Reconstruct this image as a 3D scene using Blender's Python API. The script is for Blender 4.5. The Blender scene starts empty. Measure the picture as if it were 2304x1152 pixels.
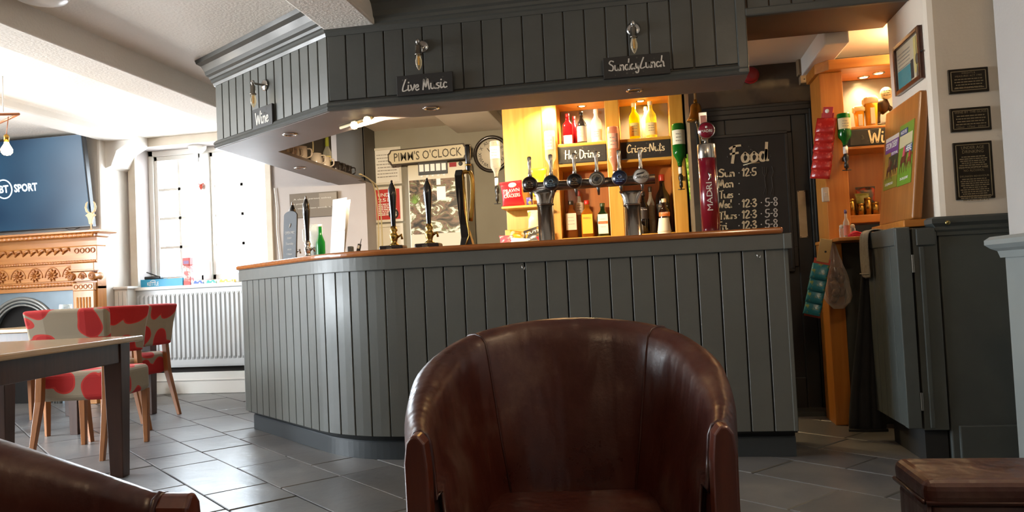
import bpy, bmesh, math, random
from mathutils import Matrix, Vector
random.seed(7)
PI = math.pi
SC = bpy.context.scene
COL = SC.collection

# ------------------------------------------------------------------ camera
F_PX, ROLL, PITCH, YAW, EYE = 1760.0, math.radians(2.7), math.radians(2.1), math.radians(10.0), 0.89
_F0 = Vector((-math.sin(YAW), math.cos(YAW), 0)); _R0 = Vector((math.cos(YAW), math.sin(YAW), 0)); _U0 = Vector((0, 0, 1))
CF = _F0 * math.cos(PITCH) + _U0 * math.sin(PITCH)
_U = _U0 * math.cos(PITCH) - _F0 * math.sin(PITCH)
CI = _R0 * math.cos(ROLL) - _U * math.sin(ROLL)
CJ = _R0 * math.sin(ROLL) + _U * math.cos(ROLL)
CAM = Vector((0, 0, EYE))
cd = bpy.data.cameras.new('camera'); cam = bpy.data.objects.new('camera', cd); COL.objects.link(cam)
cd.sensor_width = 36.0; cd.lens = F_PX * 36.0 / 2304.0; cd.clip_start = 0.05; cd.clip_end = 100
cam.matrix_world = Matrix(((CI.x, CJ.x, -CF.x, 0), (CI.y, CJ.y, -CF.y, 0), (CI.z, CJ.z, -CF.z, EYE), (0, 0, 0, 1)))
SC.camera = cam

def ray(x, y): return CF + CI * ((x - 1152) / F_PX) - CJ * ((y - 576) / F_PX)
def at(x, y, Y):
    """world point of the photograph's pixel on the vertical plane Y = const"""
    d = ray(x, y); return CAM + d * (Y / d.y)
def on_floor(x, y, z=0.0):
    d = ray(x, y); return CAM + d * ((z - EYE) / d.z)
def to_px(p):
    v = Vector(p) - CAM; z = v.dot(CF)
    return (1152 + F_PX * v.dot(CI) / z, 576 - F_PX * v.dot(CJ) / z) if z > 0.05 else (-9e9, -9e9)

# ------------------------------------------------------------------ world, daylight and exposure
SC.view_settings.view_transform = 'Standard'; SC.view_settings.look = 'None'
SC.view_settings.gamma = 1.0; SC.view_settings.use_curve_mapping = False
SC.view_settings.exposure = 0.22
wd = bpy.data.worlds.new('overcast_sky'); SC.world = wd; wd.use_nodes = True
_bg = wd.node_tree.nodes['Background']
_bg.inputs['Strength'].default_value = 28.0
_wn, _wl = wd.node_tree.nodes, wd.node_tree.links   # overcast sky above the horizon, street below it brightened almost to sky level to light the ceiling
_tc = _wn.new('ShaderNodeTexCoord'); _sx = _wn.new('ShaderNodeSeparateXYZ'); _wr = _wn.new('ShaderNodeValToRGB')
_wl.new(_tc.outputs['Generated'], _sx.inputs['Vector']); _mr = _wn.new('ShaderNodeMapRange'); _mr.inputs['From Min'].default_value = -1; _mr.inputs['From Max'].default_value = 1
_wl.new(_sx.outputs['Z'], _mr.inputs['Value']); _wl.new(_mr.outputs['Result'], _wr.inputs['Fac']); _wl.new(_wr.outputs['Color'], _bg.inputs['Color'])
_wr.color_ramp.elements[0].position = 0.47; _wr.color_ramp.elements[0].color = (0.78, 0.80, 0.82, 1)
_wr.color_ramp.elements[1].position = 0.50; _wr.color_ramp.elements[1].color = (0.84, 0.93, 1.0, 1)

def portal(name, loc, rot, sx, sy):
    l = bpy.data.lights.new(name, 'AREA'); l.shape = 'RECTANGLE'; l.size = sx; l.size_y = sy
    l.cycles.is_portal = True
    o = bpy.data.objects.new(name, l); COL.objects.link(o); o.location = loc; o.rotation_euler = rot
    return o
# daylight enters through the window beside the bar and a broad one assumed out of view in the left wall
portal('daylight_portal', (-4.18, 7.16, 1.72), (-PI / 2, 0, 0), 1.4, 1.5)
portal('daylight_portal', (-6.72, 3.0, 1.46), (0, -PI / 2, 0), 1.92, 2.8)

# ------------------------------------------------------------------ materials
def lin(c):
    c = c / 255.0
    return c / 12.92 if c <= 0.04045 else ((c + 0.055) / 1.055) ** 2.4
def rgb(h):
    h = h.lstrip('#'); return tuple(lin(int(h[i:i + 2], 16)) for i in (0, 2, 4)) + (1.0,)
MATS = {}
def _new(name):
    m = bpy.data.materials.new(name); m.use_nodes = True; MATS[name] = m
    nt = m.node_tree; b = nt.nodes['Principled BSDF']
    return m, nt, b
def mat(name, c, rough=0.5, metal=0.0, c2=None, scale=8.0, stretch=(1, 1, 1), bump=0.0, bscale=None, spec=0.5,
        detail=4.0, lo=0.35, hi=0.65, coat=0.0, rand=0.0, rvar=0.0):
    """principled material; c2 mixes in by noise; bump from noise; rand varies the tone object by object"""
    if name in MATS: return MATS[name]
    m, nt, b = _new(name); N = nt.nodes; L = nt.links
    b.inputs['Base Color'].default_value = rgb(c); b.inputs['Roughness'].default_value = rough
    b.inputs['Metallic'].default_value = metal; b.inputs['Specular IOR Level'].default_value = spec
    b.inputs['Coat Weight'].default_value = coat; b.inputs['Coat Roughness'].default_value = 0.12
    tc = N.new('ShaderNodeTexCoord'); mp = N.new('ShaderNodeMapping'); mp.inputs['Scale'].default_value = stretch
    L.new(tc.outputs['Object'], mp.inputs['Vector'])
    nz = N.new('ShaderNodeTexNoise'); nz.inputs['Scale'].default_value = scale; nz.inputs['Detail'].default_value = detail
    L.new(mp.outputs['Vector'], nz.inputs['Vector'])
    out = None
    if c2:
        r = N.new('ShaderNodeValToRGB'); r.color_ramp.elements[0].position = lo; r.color_ramp.elements[1].position = hi
        r.color_ramp.elements[0].color = rgb(c); r.color_ramp.elements[1].color = rgb(c2)
        L.new(nz.outputs['Fac'], r.inputs['Fac']); out = r.outputs['Color']
    if rand > 0:
        oi = N.new('ShaderNodeObjectInfo'); mr = N.new('ShaderNodeMapRange')
        mr.inputs['To Min'].default_value = 1 - rand; mr.inputs['To Max'].default_value = 1 + rand
        L.new(oi.outputs['Random'], mr.inputs['Value'])
        hs = N.new('ShaderNodeHueSaturation'); L.new(mr.outputs['Result'], hs.inputs['Value'])
        if out: L.new(out, hs.inputs['Color'])
        else: hs.inputs['Color'].default_value = rgb(c)
        out = hs.outputs['Color']
    if out: L.new(out, b.inputs['Base Color'])
    if rvar > 0:
        mr = N.new('ShaderNodeMapRange'); mr.inputs['To Min'].default_value = max(0.02, rough - rvar); mr.inputs['To Max'].default_value = min(1, rough + rvar)
        mr.inputs['From Min'].default_value = 0.3; mr.inputs['From Max'].default_value = 0.7
        L.new(nz.outputs['Fac'], mr.inputs['Value']); L.new(mr.outputs['Result'], b.inputs['Roughness'])
    if bump > 0:
        bp = N.new('ShaderNodeBump'); bp.inputs['Strength'].default_value = bump; bp.inputs['Distance'].default_value = 0.01
        n2 = nz
        if bscale:
            n2 = N.new('ShaderNodeTexNoise'); n2.inputs['Scale'].default_value = bscale; n2.inputs['Detail'].default_value = 3
            L.new(mp.outputs['Vector'], n2.inputs['Vector'])
        L.new(n2.outputs['Fac'], bp.inputs['Height']); L.new(bp.outputs['Normal'], b.inputs['Normal'])
    return m
def wood(name, c, c2, rough=0.35, axis=2, scale=3.0, coat=0.2, rand=0.0, stretchy=14.0):
    st = [stretchy, stretchy, stretchy]; st[axis] = 1.0
    return mat(name, c, rough, c2=c2, scale=scale, stretch=tuple(st), bump=0.05, lo=0.3, hi=0.7, coat=coat, rand=rand, detail=6)
def glow(name, c, s):
    if name in MATS: return MATS[name]
    m, nt, b = _new(name)
    b.inputs['Base Color'].default_value = rgb(c); b.inputs['Emission Color'].default_value = rgb(c); b.inputs['Emission Strength'].default_value = s
    return m
def glass(name, c='#ffffff', rough=0.02, body=0.0):
    """thin glass: coloured see-through with a glossy skin; body adds some diffuse colour"""
    if name in MATS: return MATS[name]
    m, nt, b = _new(name); N = nt.nodes; L = nt.links
    b.inputs['Base Color'].default_value = rgb(c); b.inputs['Roughness'].default_value = rough; b.inputs['Specular IOR Level'].default_value = 0.8
    tr = N.new('ShaderNodeBsdfTransparent'); tr.inputs['Color'].default_value = rgb(c)
    lw = N.new('ShaderNodeLayerWeight'); lw.inputs['Blend'].default_value = 0.35
    mr = N.new('ShaderNodeMapRange'); mr.inputs['To Min'].default_value = 0.05 + body; mr.inputs['To Max'].default_value = min(1.0, 0.75 + body)
    L.new(lw.outputs['Facing'], mr.inputs['Value'])
    mx = N.new('ShaderNodeMixShader'); L.new(mr.outputs['Result'], mx.inputs['Fac'])
    L.new(tr.outputs['BSDF'], mx.inputs[1]); L.new(b.outputs['BSDF'], mx.inputs[2])
    L.new(mx.outputs['Shader'], N['Material Output'].inputs['Surface'])
    return m

# ------------------------------------------------------------------ mesh helpers
def nb(): return bmesh.new()
def add_box(bm, x0, x1, y0, y1, z0, z1, M=None):
    v = [bm.verts.new(p) for p in ((x0, y0, z0), (x1, y0, z0), (x1, y1, z0), (x0, y1, z0), (x0, y0, z1), (x1, y0, z1), (x1, y1, z1), (x0, y1, z1))]
    for f in ((3, 2, 1, 0), (4, 5, 6, 7), (0, 1, 5, 4), (1, 2, 6, 5), (2, 3, 7, 6), (3, 0, 4, 7)): bm.faces.new([v[i] for i in f])
    if M: bmesh.ops.transform(bm, matrix=M, verts=v)
    return v
def add_prism(bm, poly, z0, z1, M=None):
    """polygon in x,y extruded in z"""
    a = [bm.verts.new((p[0], p[1], z0)) for p in poly]; b = [bm.verts.new((p[0], p[1], z1)) for p in poly]
    n = len(poly)
    for i in range(n): bm.faces.new((a[i], a[(i + 1) % n], b[(i + 1) % n], b[i]))
    bm.faces.new(list(reversed(a))); bm.faces.new(b)
    if M: bmesh.ops.transform(bm, matrix=M, verts=a + b)
    bmesh.ops.recalc_face_normals(bm, faces=bm.faces[:])
    return a + b
def add_lathe(bm, prof, seg=20, M=None, sx=1.0, sy=1.0, power=2.0, cap=True):
    """profile [(r, z)] turned about z; power > 2 squares the section"""
    rings = []
    for r, z in prof:
        ring = []
        for k in range(seg):
            a = 2 * PI * k / seg; c, s = math.cos(a), math.sin(a)
            if power != 2.0:
                q = (abs(c) ** power + abs(s) ** power) ** (-1.0 / power); c, s = c * q, s * q
            ring.append(bm.verts.new((r * c * sx, r * s * sy, z)))
        rings.append(ring)
    for i in range(len(rings) - 1):
        for k in range(seg):
            bm.faces.new((rings[i][k], rings[i][(k + 1) % seg], rings[i + 1][(k + 1) % seg], rings[i + 1][k]))
    if cap:
        bm.faces.new(list(reversed(rings[0]))); bm.faces.new(rings[-1])
    vs = [v for r_ in rings for v in r_]
    if M: bmesh.ops.transform(bm, matrix=M, verts=vs)
    bmesh.ops.recalc_face_normals(bm, faces=bm.faces[:])
    return vs
def add_tube(bm, pts, r, seg=8, r2=None, closed=False):
    """round bar along a polyline; radius may be a list"""
    pts = [Vector(p) for p in pts]; n = len(pts)
    rad = list(r) if isinstance(r, (list, tuple)) else [r + ((r2 if r2 is not None else r) - r) * i / max(1, n - 1) for i in range(n)]
    rings = []; prev = None
    for i, p in enumerate(pts):
        if closed: t = pts[(i + 1) % n] - pts[i - 1]
        else: t = pts[min(i + 1, n - 1)] - pts[max(i - 1, 0)]
        t.normalize()
        if prev is None:
            u = t.orthogonal().normalized()
        else:
            u = prev - t * prev.dot(t); u = u.normalized() if u.length > 1e-6 else t.orthogonal().normalized()
        prev = u; w = t.cross(u)
        rings.append([bm.verts.new(p + (u * math.cos(2 * PI * k / seg) + w * math.sin(2 * PI * k / seg)) * rad[i]) for k in range(seg)])
    for i in range(n if closed else n - 1):
        a, b = rings[i], rings[(i + 1) % n]
        for k in range(seg): bm.faces.new((a[k], a[(k + 1) % seg], b[(k + 1) % seg], b[k]))
    if not closed:
        bm.faces.new(list(reversed(rings[0]))); bm.faces.new(rings[-1])
    bmesh.ops.recalc_face_normals(bm, faces=bm.faces[:])
def add_grid(bm, rows, closed_u=False):
    """rows of points (lists of equal length) skinned to a sheet"""
    V = [[bm.verts.new(p) for p in r] for r in rows]; n = len(V[0])
    for i in range(len(V) - 1):
        for k in range(n if closed_u else n - 1):
            bm.faces.new((V[i][k], V[i][(k + 1) % n], V[i + 1][(k + 1) % n], V[i + 1][k]))
    bmesh.ops.recalc_face_normals(bm, faces=bm.faces[:])
    return V
def add_sweep(bm, path, prof, closed=False):
    """profile [(out, z)] carried along a plan path [(x, y)] with mitred corners; out = to the right of travel"""
    n = len(path); P = [Vector((p[0], p[1])) for p in path]; rows = []
    for i in range(n):
        d1 = (P[i] - P[i - 1]).normalized() if (i > 0 or closed) else None
        d2 = (P[(i + 1) % n] - P[i]).normalized() if (i < n - 1 or closed) else None
        if d1 is None: d1 = d2
        if d2 is None: d2 = d1
        n1 = Vector((d1.y, -d1.x)); n2 = Vector((d2.y, -d2.x)); m = (n1 + n2)
        m = m / max(0.2, (1 + n1.dot(n2)))
        rows.append([(P[i].x + m.x * o, P[i].y + m.y * o, z) for o, z in prof])
    if closed: rows.append(rows[0])
    V = [[bm.verts.new(p) for p in r] for r in rows]; k = len(prof)
    for i in range(len(V) - 1):
        for j in range(k): bm.faces.new((V[i][j], V[i][(j + 1) % k], V[i + 1][(j + 1) % k], V[i + 1][j]))
    if not closed:
        bm.faces.new(V[0]); bm.faces.new(list(reversed(V[-1])))
    bmesh.ops.recalc_face_normals(bm, faces=bm.faces[:])
def smooth_line(pts, k=6, closed=False):
    """Catmull-Rom through points of any dimension"""
    out = []; n = len(pts); D = len(pts[0])
    for i in range(n if closed else n - 1):
        g = (lambda j: pts[j % n]) if closed else (lambda j: pts[max(0, min(n - 1, j))])
        a, b, c, d = g(i - 1), g(i), g(i + 1), g(i + 2)
        for s in range(k):
            t = s / k
            out.append(tuple(0.5 * (2 * b[q] + (c[q] - a[q]) * t + (2 * a[q] - 5 * b[q] + 4 * c[q] - d[q]) * t * t + (3 * b[q] - a[q] - 3 * c[q] + d[q]) * t ** 3) for q in range(D)))
    if not closed: out.append(tuple(pts[-1]))
    return out

def world_of(o):
    return (world_of(o.parent) @ o.matrix_basis) if o.parent else o.matrix_basis.copy()
def obj(name, bm, m, parent=None, smooth=False, bevel=0.0, world=False, loc=None, rot=None, kind=None, label=None, sub=0, seg=2):
    if world and parent: bm.transform(world_of(parent).inverted())
    me = bpy.data.meshes.new(name); bm.to_mesh(me); bm.free()
    if smooth:
        for p in me.polygons: p.use_smooth = True
    if m: me.materials.append(m)
    o = bpy.data.objects.new(name, me); COL.objects.link(o)
    if parent: o.parent = parent
    if loc: o.location = loc
    if rot: o.rotation_euler = rot
    if bevel > 0:
        md = o.modifiers.new('edge', 'BEVEL'); md.width = bevel; md.segments = seg; md.limit_method = 'ANGLE'; md.angle_limit = math.radians(40)
    if sub:
        md = o.modifiers.new('round', 'SUBSURF'); md.levels = sub; md.render_levels = sub
    if kind: o['kind'] = kind
    if label: o['label'] = label
    return o
def box(name, x0, x1, y0, y1, z0, z1, m, parent=None, bevel=0.004, **k):
    bm = nb(); add_box(bm, x0, x1, y0, y1, z0, z1); return obj(name, bm, m, parent, bevel=bevel, **k)
def lathe(name, prof, m, parent=None, seg=20, smooth=True, loc=None, rot=None, **k):
    kk = {q: k.pop(q) for q in ('sx', 'sy', 'power', 'cap', 'M') if q in k}
    bm = nb(); add_lathe(bm, prof, seg, **kk); return obj(name, bm, m, parent, smooth=smooth, loc=loc, rot=rot, **k)
def tube(name, pts, r, m, parent=None, seg=8, smooth=True, r2=None, closed=False, **k):
    bm = nb(); add_tube(bm, pts, r, seg, r2, closed); return obj(name, bm, m, parent, smooth=smooth, **k)
def auto_smooth(o, ang=40):
    for p in o.data.polygons: p.use_smooth = True
    md = o.modifiers.new('crease', 'EDGE_SPLIT'); md.split_angle = math.radians(ang); return o
def tag(o, label, cat, group=None):
    o['label'] = label; o['category'] = cat
    if group: o['group'] = group
    return o
def thing(name, label, cat, loc=(0, 0, 0), rotz=0.0, group=None):
    o = bpy.data.objects.new(name, None); o.empty_display_size = 0.1; COL.objects.link(o)
    o.location = loc; o.rotation_euler = (0, 0, rotz); return tag(o, label, cat, group)
def struct(name, bm, m, parent=None, **k):
    return obj(name, bm, m, parent, kind=None if parent else 'structure', **k)
def sbox(name, x0, x1, y0, y1, z0, z1, m, parent=None, bevel=0.0, **k):
    bm = nb(); add_box(bm, x0, x1, y0, y1, z0, z1); return struct(name, bm, m, parent, bevel=bevel, **k)
def dup(root, loc=None, rotz=None, label=None, group=None):
    r = root.copy(); COL.objects.link(r)
    if loc is not None: r.location = loc
    if rotz is not None: r.rotation_euler = (0, 0, rotz)
    if label: r['label'] = label
    if group: r['group'] = group
    for ch in list(root.children):
        c = ch.copy(); COL.objects.link(c); c.parent = r
        for g in list(ch.children):
            d = g.copy(); COL.objects.link(d); d.parent = c
    return r

# ------------------------------------------------------------------ lettering (flat print standing in x,z, facing -y)
def print_text(name, s, m, parent, loc, width=None, height=None, rot=(PI / 2, 0, 0), align='CENTER', shear=0.0, bold=0.0, spacing=1.0):
    """straight lettering fitted to a width and height"""
    c = bpy.data.curves.new('t', 'FONT'); c.body = s; c.align_x = 'LEFT'; c.shear = shear; c.offset = bold; c.space_character = spacing
    c.resolution_u = 2; c.fill_mode = 'FRONT'
    t = bpy.data.objects.new('t', c); COL.objects.link(t)
    dg = bpy.context.evaluated_depsgraph_get()
    me = bpy.data.meshes.new_from_object(t.evaluated_get(dg)); bpy.data.objects.remove(t); bpy.data.curves.remove(c)
    xs = [v.co.x for v in me.vertices]; ys = [v.co.y for v in me.vertices]
    w, h = max(xs) - min(xs), max(ys) - min(ys)
    fx = (width / w) if width else None; fy = (height / h) if height else None
    if fx is None: fx = fy
    if fy is None: fy = fx
    x0 = min(xs) + (w / 2 if align == 'CENTER' else 0); y0 = min(ys) + h / 2
    for v in me.vertices: v.co = ((v.co.x - x0) * fx, (v.co.y - y0) * fy, 0)
    me.materials.append(m)
    o = bpy.data.objects.new(name, me); COL.objects.link(o); o.parent = parent; o.location = loc; o.rotation_euler = rot
    return o
GL = {
 'L': (.5, '.35,1 .12,.45 .05,.08 .2,.02 .45,.12'), 'i': (.27, '.08,.5 .05,.15 .12,.02 .25,.1|.1,.7 .13,.76'), 'v': (.4, '.02,.5 .12,.1 .17,.04 .3,.3 .36,.52'),
 'e': (.38, '.05,.22 .28,.3 .25,.48 .1,.42 .04,.18 .15,.0 .35,.1'), 'M': (.68, '.02,.0 .1,.6 .14,.88 .28,.2 .45,.9 .52,.4 .58,.0'),
 'u': (.5, '.05,.5 .05,.14 .17,.02 .3,.14 .35,.5|.35,.5 .35,.1 .45,.02'), 's': (.36, '.3,.46 .12,.46 .08,.32 .26,.2 .22,.03 .02,.04'),
 'c': (.38, '.32,.42 .15,.48 .04,.25 .14,.02 .34,.1'), 'S': (.55, '.5,.85 .25,.95 .1,.72 .42,.42 .35,.05 .02,.1'),
 'n': (.44, '.04,.5 .05,.0|.05,.3 .2,.5 .32,.38 .32,.0'), 'd': (.5, '.32,.4 .14,.48 .03,.2 .14,.0 .3,.15 .4,1|.37,.6 .34,.08 .44,.02'),
 'a': (.46, '.32,.42 .14,.48 .03,.2 .13,.0 .3,.2 .34,.48|.34,.48 .33,.08 .44,.02'), 'y': (.42, '.04,.5 .08,.15 .2,.1 .33,.5|.33,.5 .25,-.25 .08,-.35 .02,-.22'),
 'l': (.27, '.2,1 .06,.15 .12,.0 .24,.08'), 'h': (.42, '.18,1 .04,.0|.06,.25 .2,.5 .3,.36 .3,.05 .38,.03'), 'F': (.55, '.55,.95 .25,.92 .03,.8|.25,.92 .2,.5 .12,.0|.05,.5 .42,.55'),
 'o': (.42, '.2,.5 .05,.3 .1,.03 .28,.05 .36,.3 .2,.5'), 'C': (.55, '.5,.8 .35,.95 .12,.7 .05,.3 .2,.02 .48,.15'), 'r': (.36, '.05,.5 .06,.0|.06,.3 .18,.48 .32,.45'),
 'p': (.42, '.05,.5 .0,-.35|.04,.35 .2,.5 .34,.3 .2,.02 .04,.1'), 'N': (.6, '.02,0 .1,.9 .4,.05 .5,.95'), 't': (.32, '.16,.85 .08,.15 .15,.0 .28,.08|0,.58 .3,.62'),
 'W': (.78, '.0,.9 .1,.3 .18,.03 .36,.7 .5,.03 .62,.4 .74,.95'), 'T': (.52, '.0,.88 .5,.95|.26,.92 .18,.0'), '1': (.26, '.02,.7 .16,.9 .1,.0'),
 '2': (.42, '.04,.7 .18,.92 .34,.7 .04,.02 .38,.06'), '3': (.42, '.04,.82 .24,.92 .3,.7 .12,.5 .34,.3 .2,.0 .02,.12'), '5': (.46, '.42,.9 .12,.88 .1,.5 .34,.45 .36,.15 .16,.0 .0,.1'),
 '8': (.44, '.34,.8 .2,.95 .06,.75 .34,.28 .2,.0 .04,.22 .34,.7 .34,.8'), '-': (.3, '.04,.4 .24,.42'), '.': (.2, '.08,.36 .11,.4'), ' ': (.3, ''), 'H': (.6, '.1,.95 .04,0|.5,.95 .44,0|.06,.48 .48,.52'),
 'A': (.56, '.02,0 .26,.95 .5,0|.1,.32 .42,.34'), 'O': (.6, '.3,.95 .06,.6 .12,.08 .38,.03 .52,.4 .42,.85 .3,.95'), 'P': (.5, '.1,.95 .05,0|.1,.92 .4,.85 .36,.5 .08,.45'),
 'E': (.45, '.42,.92 .08,.95 .06,.5 .34,.52|.06,.5 .05,.03 .4,.05'), 'I': (.18, '.08,.95 .06,0'), 'D': (.55, '.08,.95 .06,0 .4,.15 .44,.7 .08,.95'), 'R': (.52, '.06,0 .1,.95 .4,.8 .1,.5 .44,.0'),
}
def brush(name, s, m, parent, loc, width, height=None, w=0.1, rot=(PI / 2, 0, 0), k=5, slant=0.0):
    """hand-brushed lettering: ribbons along pen strokes, fitted to a width"""
    x = 0; lines = []
    for ch in s:
        adv, st = GL.get(ch, GL[' '])
        for stroke in st.split('|'):
            p = [tuple(float(q) for q in a.split(',')) for a in stroke.split()]
            if len(p) > 1: lines.append([(x + a + slant * b, b) for a, b in (smooth_line(p, k) if len(p) > 2 else p)])
        x += adv
    xs = [q[0] for l in lines for q in l]; ys = [q[1] for l in lines for q in l]
    cx, cy = (min(xs) + max(xs)) / 2, (min(ys) + max(ys)) / 2
    f = width / (max(xs) - min(xs)); fy = f if height is None else height / (max(ys) - min(ys))
    bm = nb()
    for l in lines:
        P = [Vector(((a - cx) * f, (b - cy) * fy)) for a, b in l]; n = len(P); hw = w * (f + fy) / 4
        vs = []
        for i, p in enumerate(P):
            t = (P[min(i + 1, n - 1)] - P[max(i - 1, 0)]).normalized(); q = Vector((-t.y, t.x))
            ww = hw * (0.8 + 0.35 * abs(t.y))
            if i == 0: p = p - t * ww * .5
            if i == n - 1: p = p + t * ww * .5
            vs.append((bm.verts.new((*(p + q * ww), 0)), bm.verts.new((*(p - q * ww), 0))))
        for i in range(n - 1): bm.faces.new((vs[i][0], vs[i][1], vs[i + 1][1], vs[i + 1][0]))
    return obj(name, bm, m, parent, loc=loc, rot=rot)
def text_rows(name, m, parent, loc, width, rows, pitch, h, rot=(PI / 2, 0, 0), ragged=0.25, seed=1, align='C'):
    """small print too fine to read: rows of word-length dashes"""
    rnd = random.Random(seed); bm = nb()
    for r in range(rows):
        wl = width * (1 - ragged * rnd.random()); x = -wl / 2 if align == 'C' else -width / 2; end = x + wl
        y = -r * pitch
        while x < end - h:
            ww = min(end - x, h * rnd.uniform(1.2, 4.5))
            v = [bm.verts.new(p) for p in ((x, y - h / 2, 0), (x + ww, y - h / 2, 0), (x + ww, y + h / 2, 0), (x, y + h / 2, 0))]; bm.faces.new(v)
            x += ww + h * 0.6
    return obj(name, bm, m, parent, loc=loc, rot=rot)
def quad(name, x0, x1, z0, z1, m, parent, y=0.0, rot=None, loc=None):
    bm = nb(); bm.faces.new([bm.verts.new(p) for p in ((x0, y, z0), (x1, y, z0), (x1, y, z1), (x0, y, z1))])
    return obj(name, bm, m, parent, loc=loc, rot=rot)
# ================================================================== THE ROOM
M_ceil = mat('ceiling_plaster', '#e8e2d9', 0.85, c2='#dfd9cf', scale=1.2, bump=0.35, bscale=60)
M_white = mat('white_wall_paint', '#dcd8d2', 0.7, c2='#d2cdc5', scale=1.5, bump=0.08, bscale=90)
M_cream = mat('cream_wall_paint', '#ddd2c2', 0.75, c2='#d2c6b4', scale=2.0, bump=0.06, bscale=80)
M_lilac = mat('pale_grey_wall_paint', '#aca5a1', 0.75, c2='#a39b97', scale=2.0, bump=0.05, bscale=80)
M_bargrey = mat('grey_bar_wall_paint', '#8f8a7c', 0.7, c2='#857f70', scale=1.8, bump=0.05, bscale=60)
M_gloss = mat('white_gloss_paint', '#e4e2dc', 0.35)
M_trim = mat('putty_trim_paint', '#cbc1b1', 0.5, c2='#c0b5a4', scale=5)
M_dark = mat('charcoal_green_paint', '#494e4b', 0.45, c2='#424644', scale=4, bump=0.05, bscale=50, rvar=0.08)
M_dado = mat('grey_blue_dado_paint', '#868b89', 0.5, c2='#7f8482', scale=3)
M_slate = mat('slate_tile', '#646465', 0.32, c2='#72706e', scale=3, bump=0.22, bscale=12, rand=0.14, rvar=0.04, spec=0.5)
_nt = M_slate.node_tree; _g = _nt.nodes.new('ShaderNodeNewGeometry')
for _l in list(_nt.links):
    if _l.to_node.type == 'MAPPING' and _l.from_node.type == 'TEX_COORD': _nt.links.remove(_l)
_nt.links.new(_g.outputs['Position'], [q for q in _nt.nodes if q.type == 'MAPPING'][0].inputs['Vector'])
M_grout = mat('dark_grout', '#33302d', 0.9)
M_olive = mat('patched_brown_wall_paint', '#5b5140', 0.8, c2='#4a3f33', scale=2.6, lo=0.48, hi=0.52)
CEIL = 2.47

floor = sbox('floor', -6.8, 2.8, -3.2, 7.3, -0.1, -0.008, M_grout)
# slate tiles, laid in rows that run parallel to the slanting end of the bar
def unit_tile():
    bm = nb(); t = 0.985; zt = 0.0
    lo = [bm.verts.new(p) for p in ((-.5, -.5, -.02), (.5, -.5, -.02), (.5, .5, -.02), (-.5, .5, -.02))]
    mi = [bm.verts.new(p) for p in ((-.5, -.5, -.003), (.5, -.5, -.003), (.5, .5, -.003), (-.5, .5, -.003))]
    hi = [bm.verts.new(p) for p in ((-.5 * t, -.5 * t, zt), (.5 * t, -.5 * t, zt), (.5 * t, .5 * t, zt), (-.5 * t, .5 * t, zt))]
    for a, b in ((lo, mi), (mi, hi)):
        for i in range(4): bm.faces.new((a[i], a[(i + 1) % 4], b[(i + 1) % 4], b[i]))
    bm.faces.new(hi)
    me = bpy.data.meshes.new('tile'); bm.to_mesh(me); bm.free(); me.materials.append(M_slate); return me
tile_me = unit_tile(); TA = math.radians(-41.8); rnd = random.Random(11)
ta = Vector((math.cos(TA), math.sin(TA))); tb = Vector((-ta.y, ta.x))
rest = nb(); n_tile = 0; v = -7.0
far_tiles = []
while v < 8.5:
    w = rnd.choice((0.30, 0.33, 0.38, 0.30)); u = -9.0 - rnd.random() * 0.5
    while u < 8.0:
        l = rnd.choice((0.34, 0.45, 0.6, 0.6, 0.75))
        c = ta * (u + l / 2) + tb * (v + w / 2)
        if -6.7 < c.x < 2.6 and -3.0 < c.y < 7.2:
            px = to_px((c.x, c.y, 0)); g = 0.007
            seen = -120 < px[0] < 2420 and 700 < px[1] < 1330
            under = c.y > 4.35 + max(0.0, (-1.5 - c.x)) * 0.9 and -2.7 < c.x < 0.5
            if seen and not under and n_tile < 290:
                o = bpy.data.objects.new('tile', tile_me); COL.objects.link(o); o.parent = floor
                o.location = (c.x, c.y, rnd.uniform(-0.0015, 0.0015)); o.rotation_euler = (rnd.uniform(-.003, .003), rnd.uniform(-.003, .003), TA + rnd.uniform(-.006, .006))
                o.scale = (l - g, w - g, 1); n_tile += 1
            else:
                M = Matrix.Translation((c.x, c.y, 0)) @ Matrix.Rotation(TA, 4, 'Z')
                add_box(rest, -(l - g) / 2, (l - g) / 2, -(w - g) / 2, (w - g) / 2, -0.02, 0.0, M)
        u += l
    v += w
obj('tile_field', rest, M_slate, floor, kind='stuff')

# ceilings and beams
sbox('ceiling', -6.8, 2.8, -3.2, 7.3, CEIL, CEIL + 0.12, M_ceil)
def beam(name, x0, x1, y0, y1, z0, z1, m=M_ceil): return sbox(name, x0, x1, y0, y1, z0, z1, m, bevel=0.012)
beam('ceiling_beam', -3.44, -3.13, -3.1, 6.83, 2.32, CEIL + .02, M_ceil)
beam('ceiling_beam', -1.70, -1.40, -3.1, 4.02, 2.335, CEIL + .02)
beam('ceiling_beam', -4.98, -4.72, -3.1, 6.83, 2.41, CEIL + .02, M_white)
bm = nb()   # corbel where the header meets the window wall
add_prism(bm, [(0, 0), (0.26, 0), (0.26, -0.03), (0.12, -0.10), (0.06, -0.24), (0, -0.26)], 0, 0.3, Matrix.Translation((-4.98, 6.83, 2.42)) @ Matrix.Rotation(PI / 2, 4, 'X'))
struct('trim_1', bm, M_white)
bm = nb(); add_prism(bm, [(-2.54, 7.1), (-2.54, 6.82), (-2.74, 6.82), (-2.74, 4.86), (-1.65, 4.12), (.32, 4.12), (.32, 7.1)], 2.415, CEIL + .01); struct('ceiling_bar', bm, M_cream)
sbox('ceiling_alcove', 0.52, 1.9, 4.46, 5.22, 2.225, CEIL + .01, M_cream)
beam('ceiling_beam', -1.72, -1.25, 5.2, 7.1, 2.33, 2.43, M_cream)
bm = nb(); add_box(bm, 1.00, 1.13, 4.48, 5.2, 2.12, 2.24); struct('ceiling_beam', bm, M_white, bevel=0.008)

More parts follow.
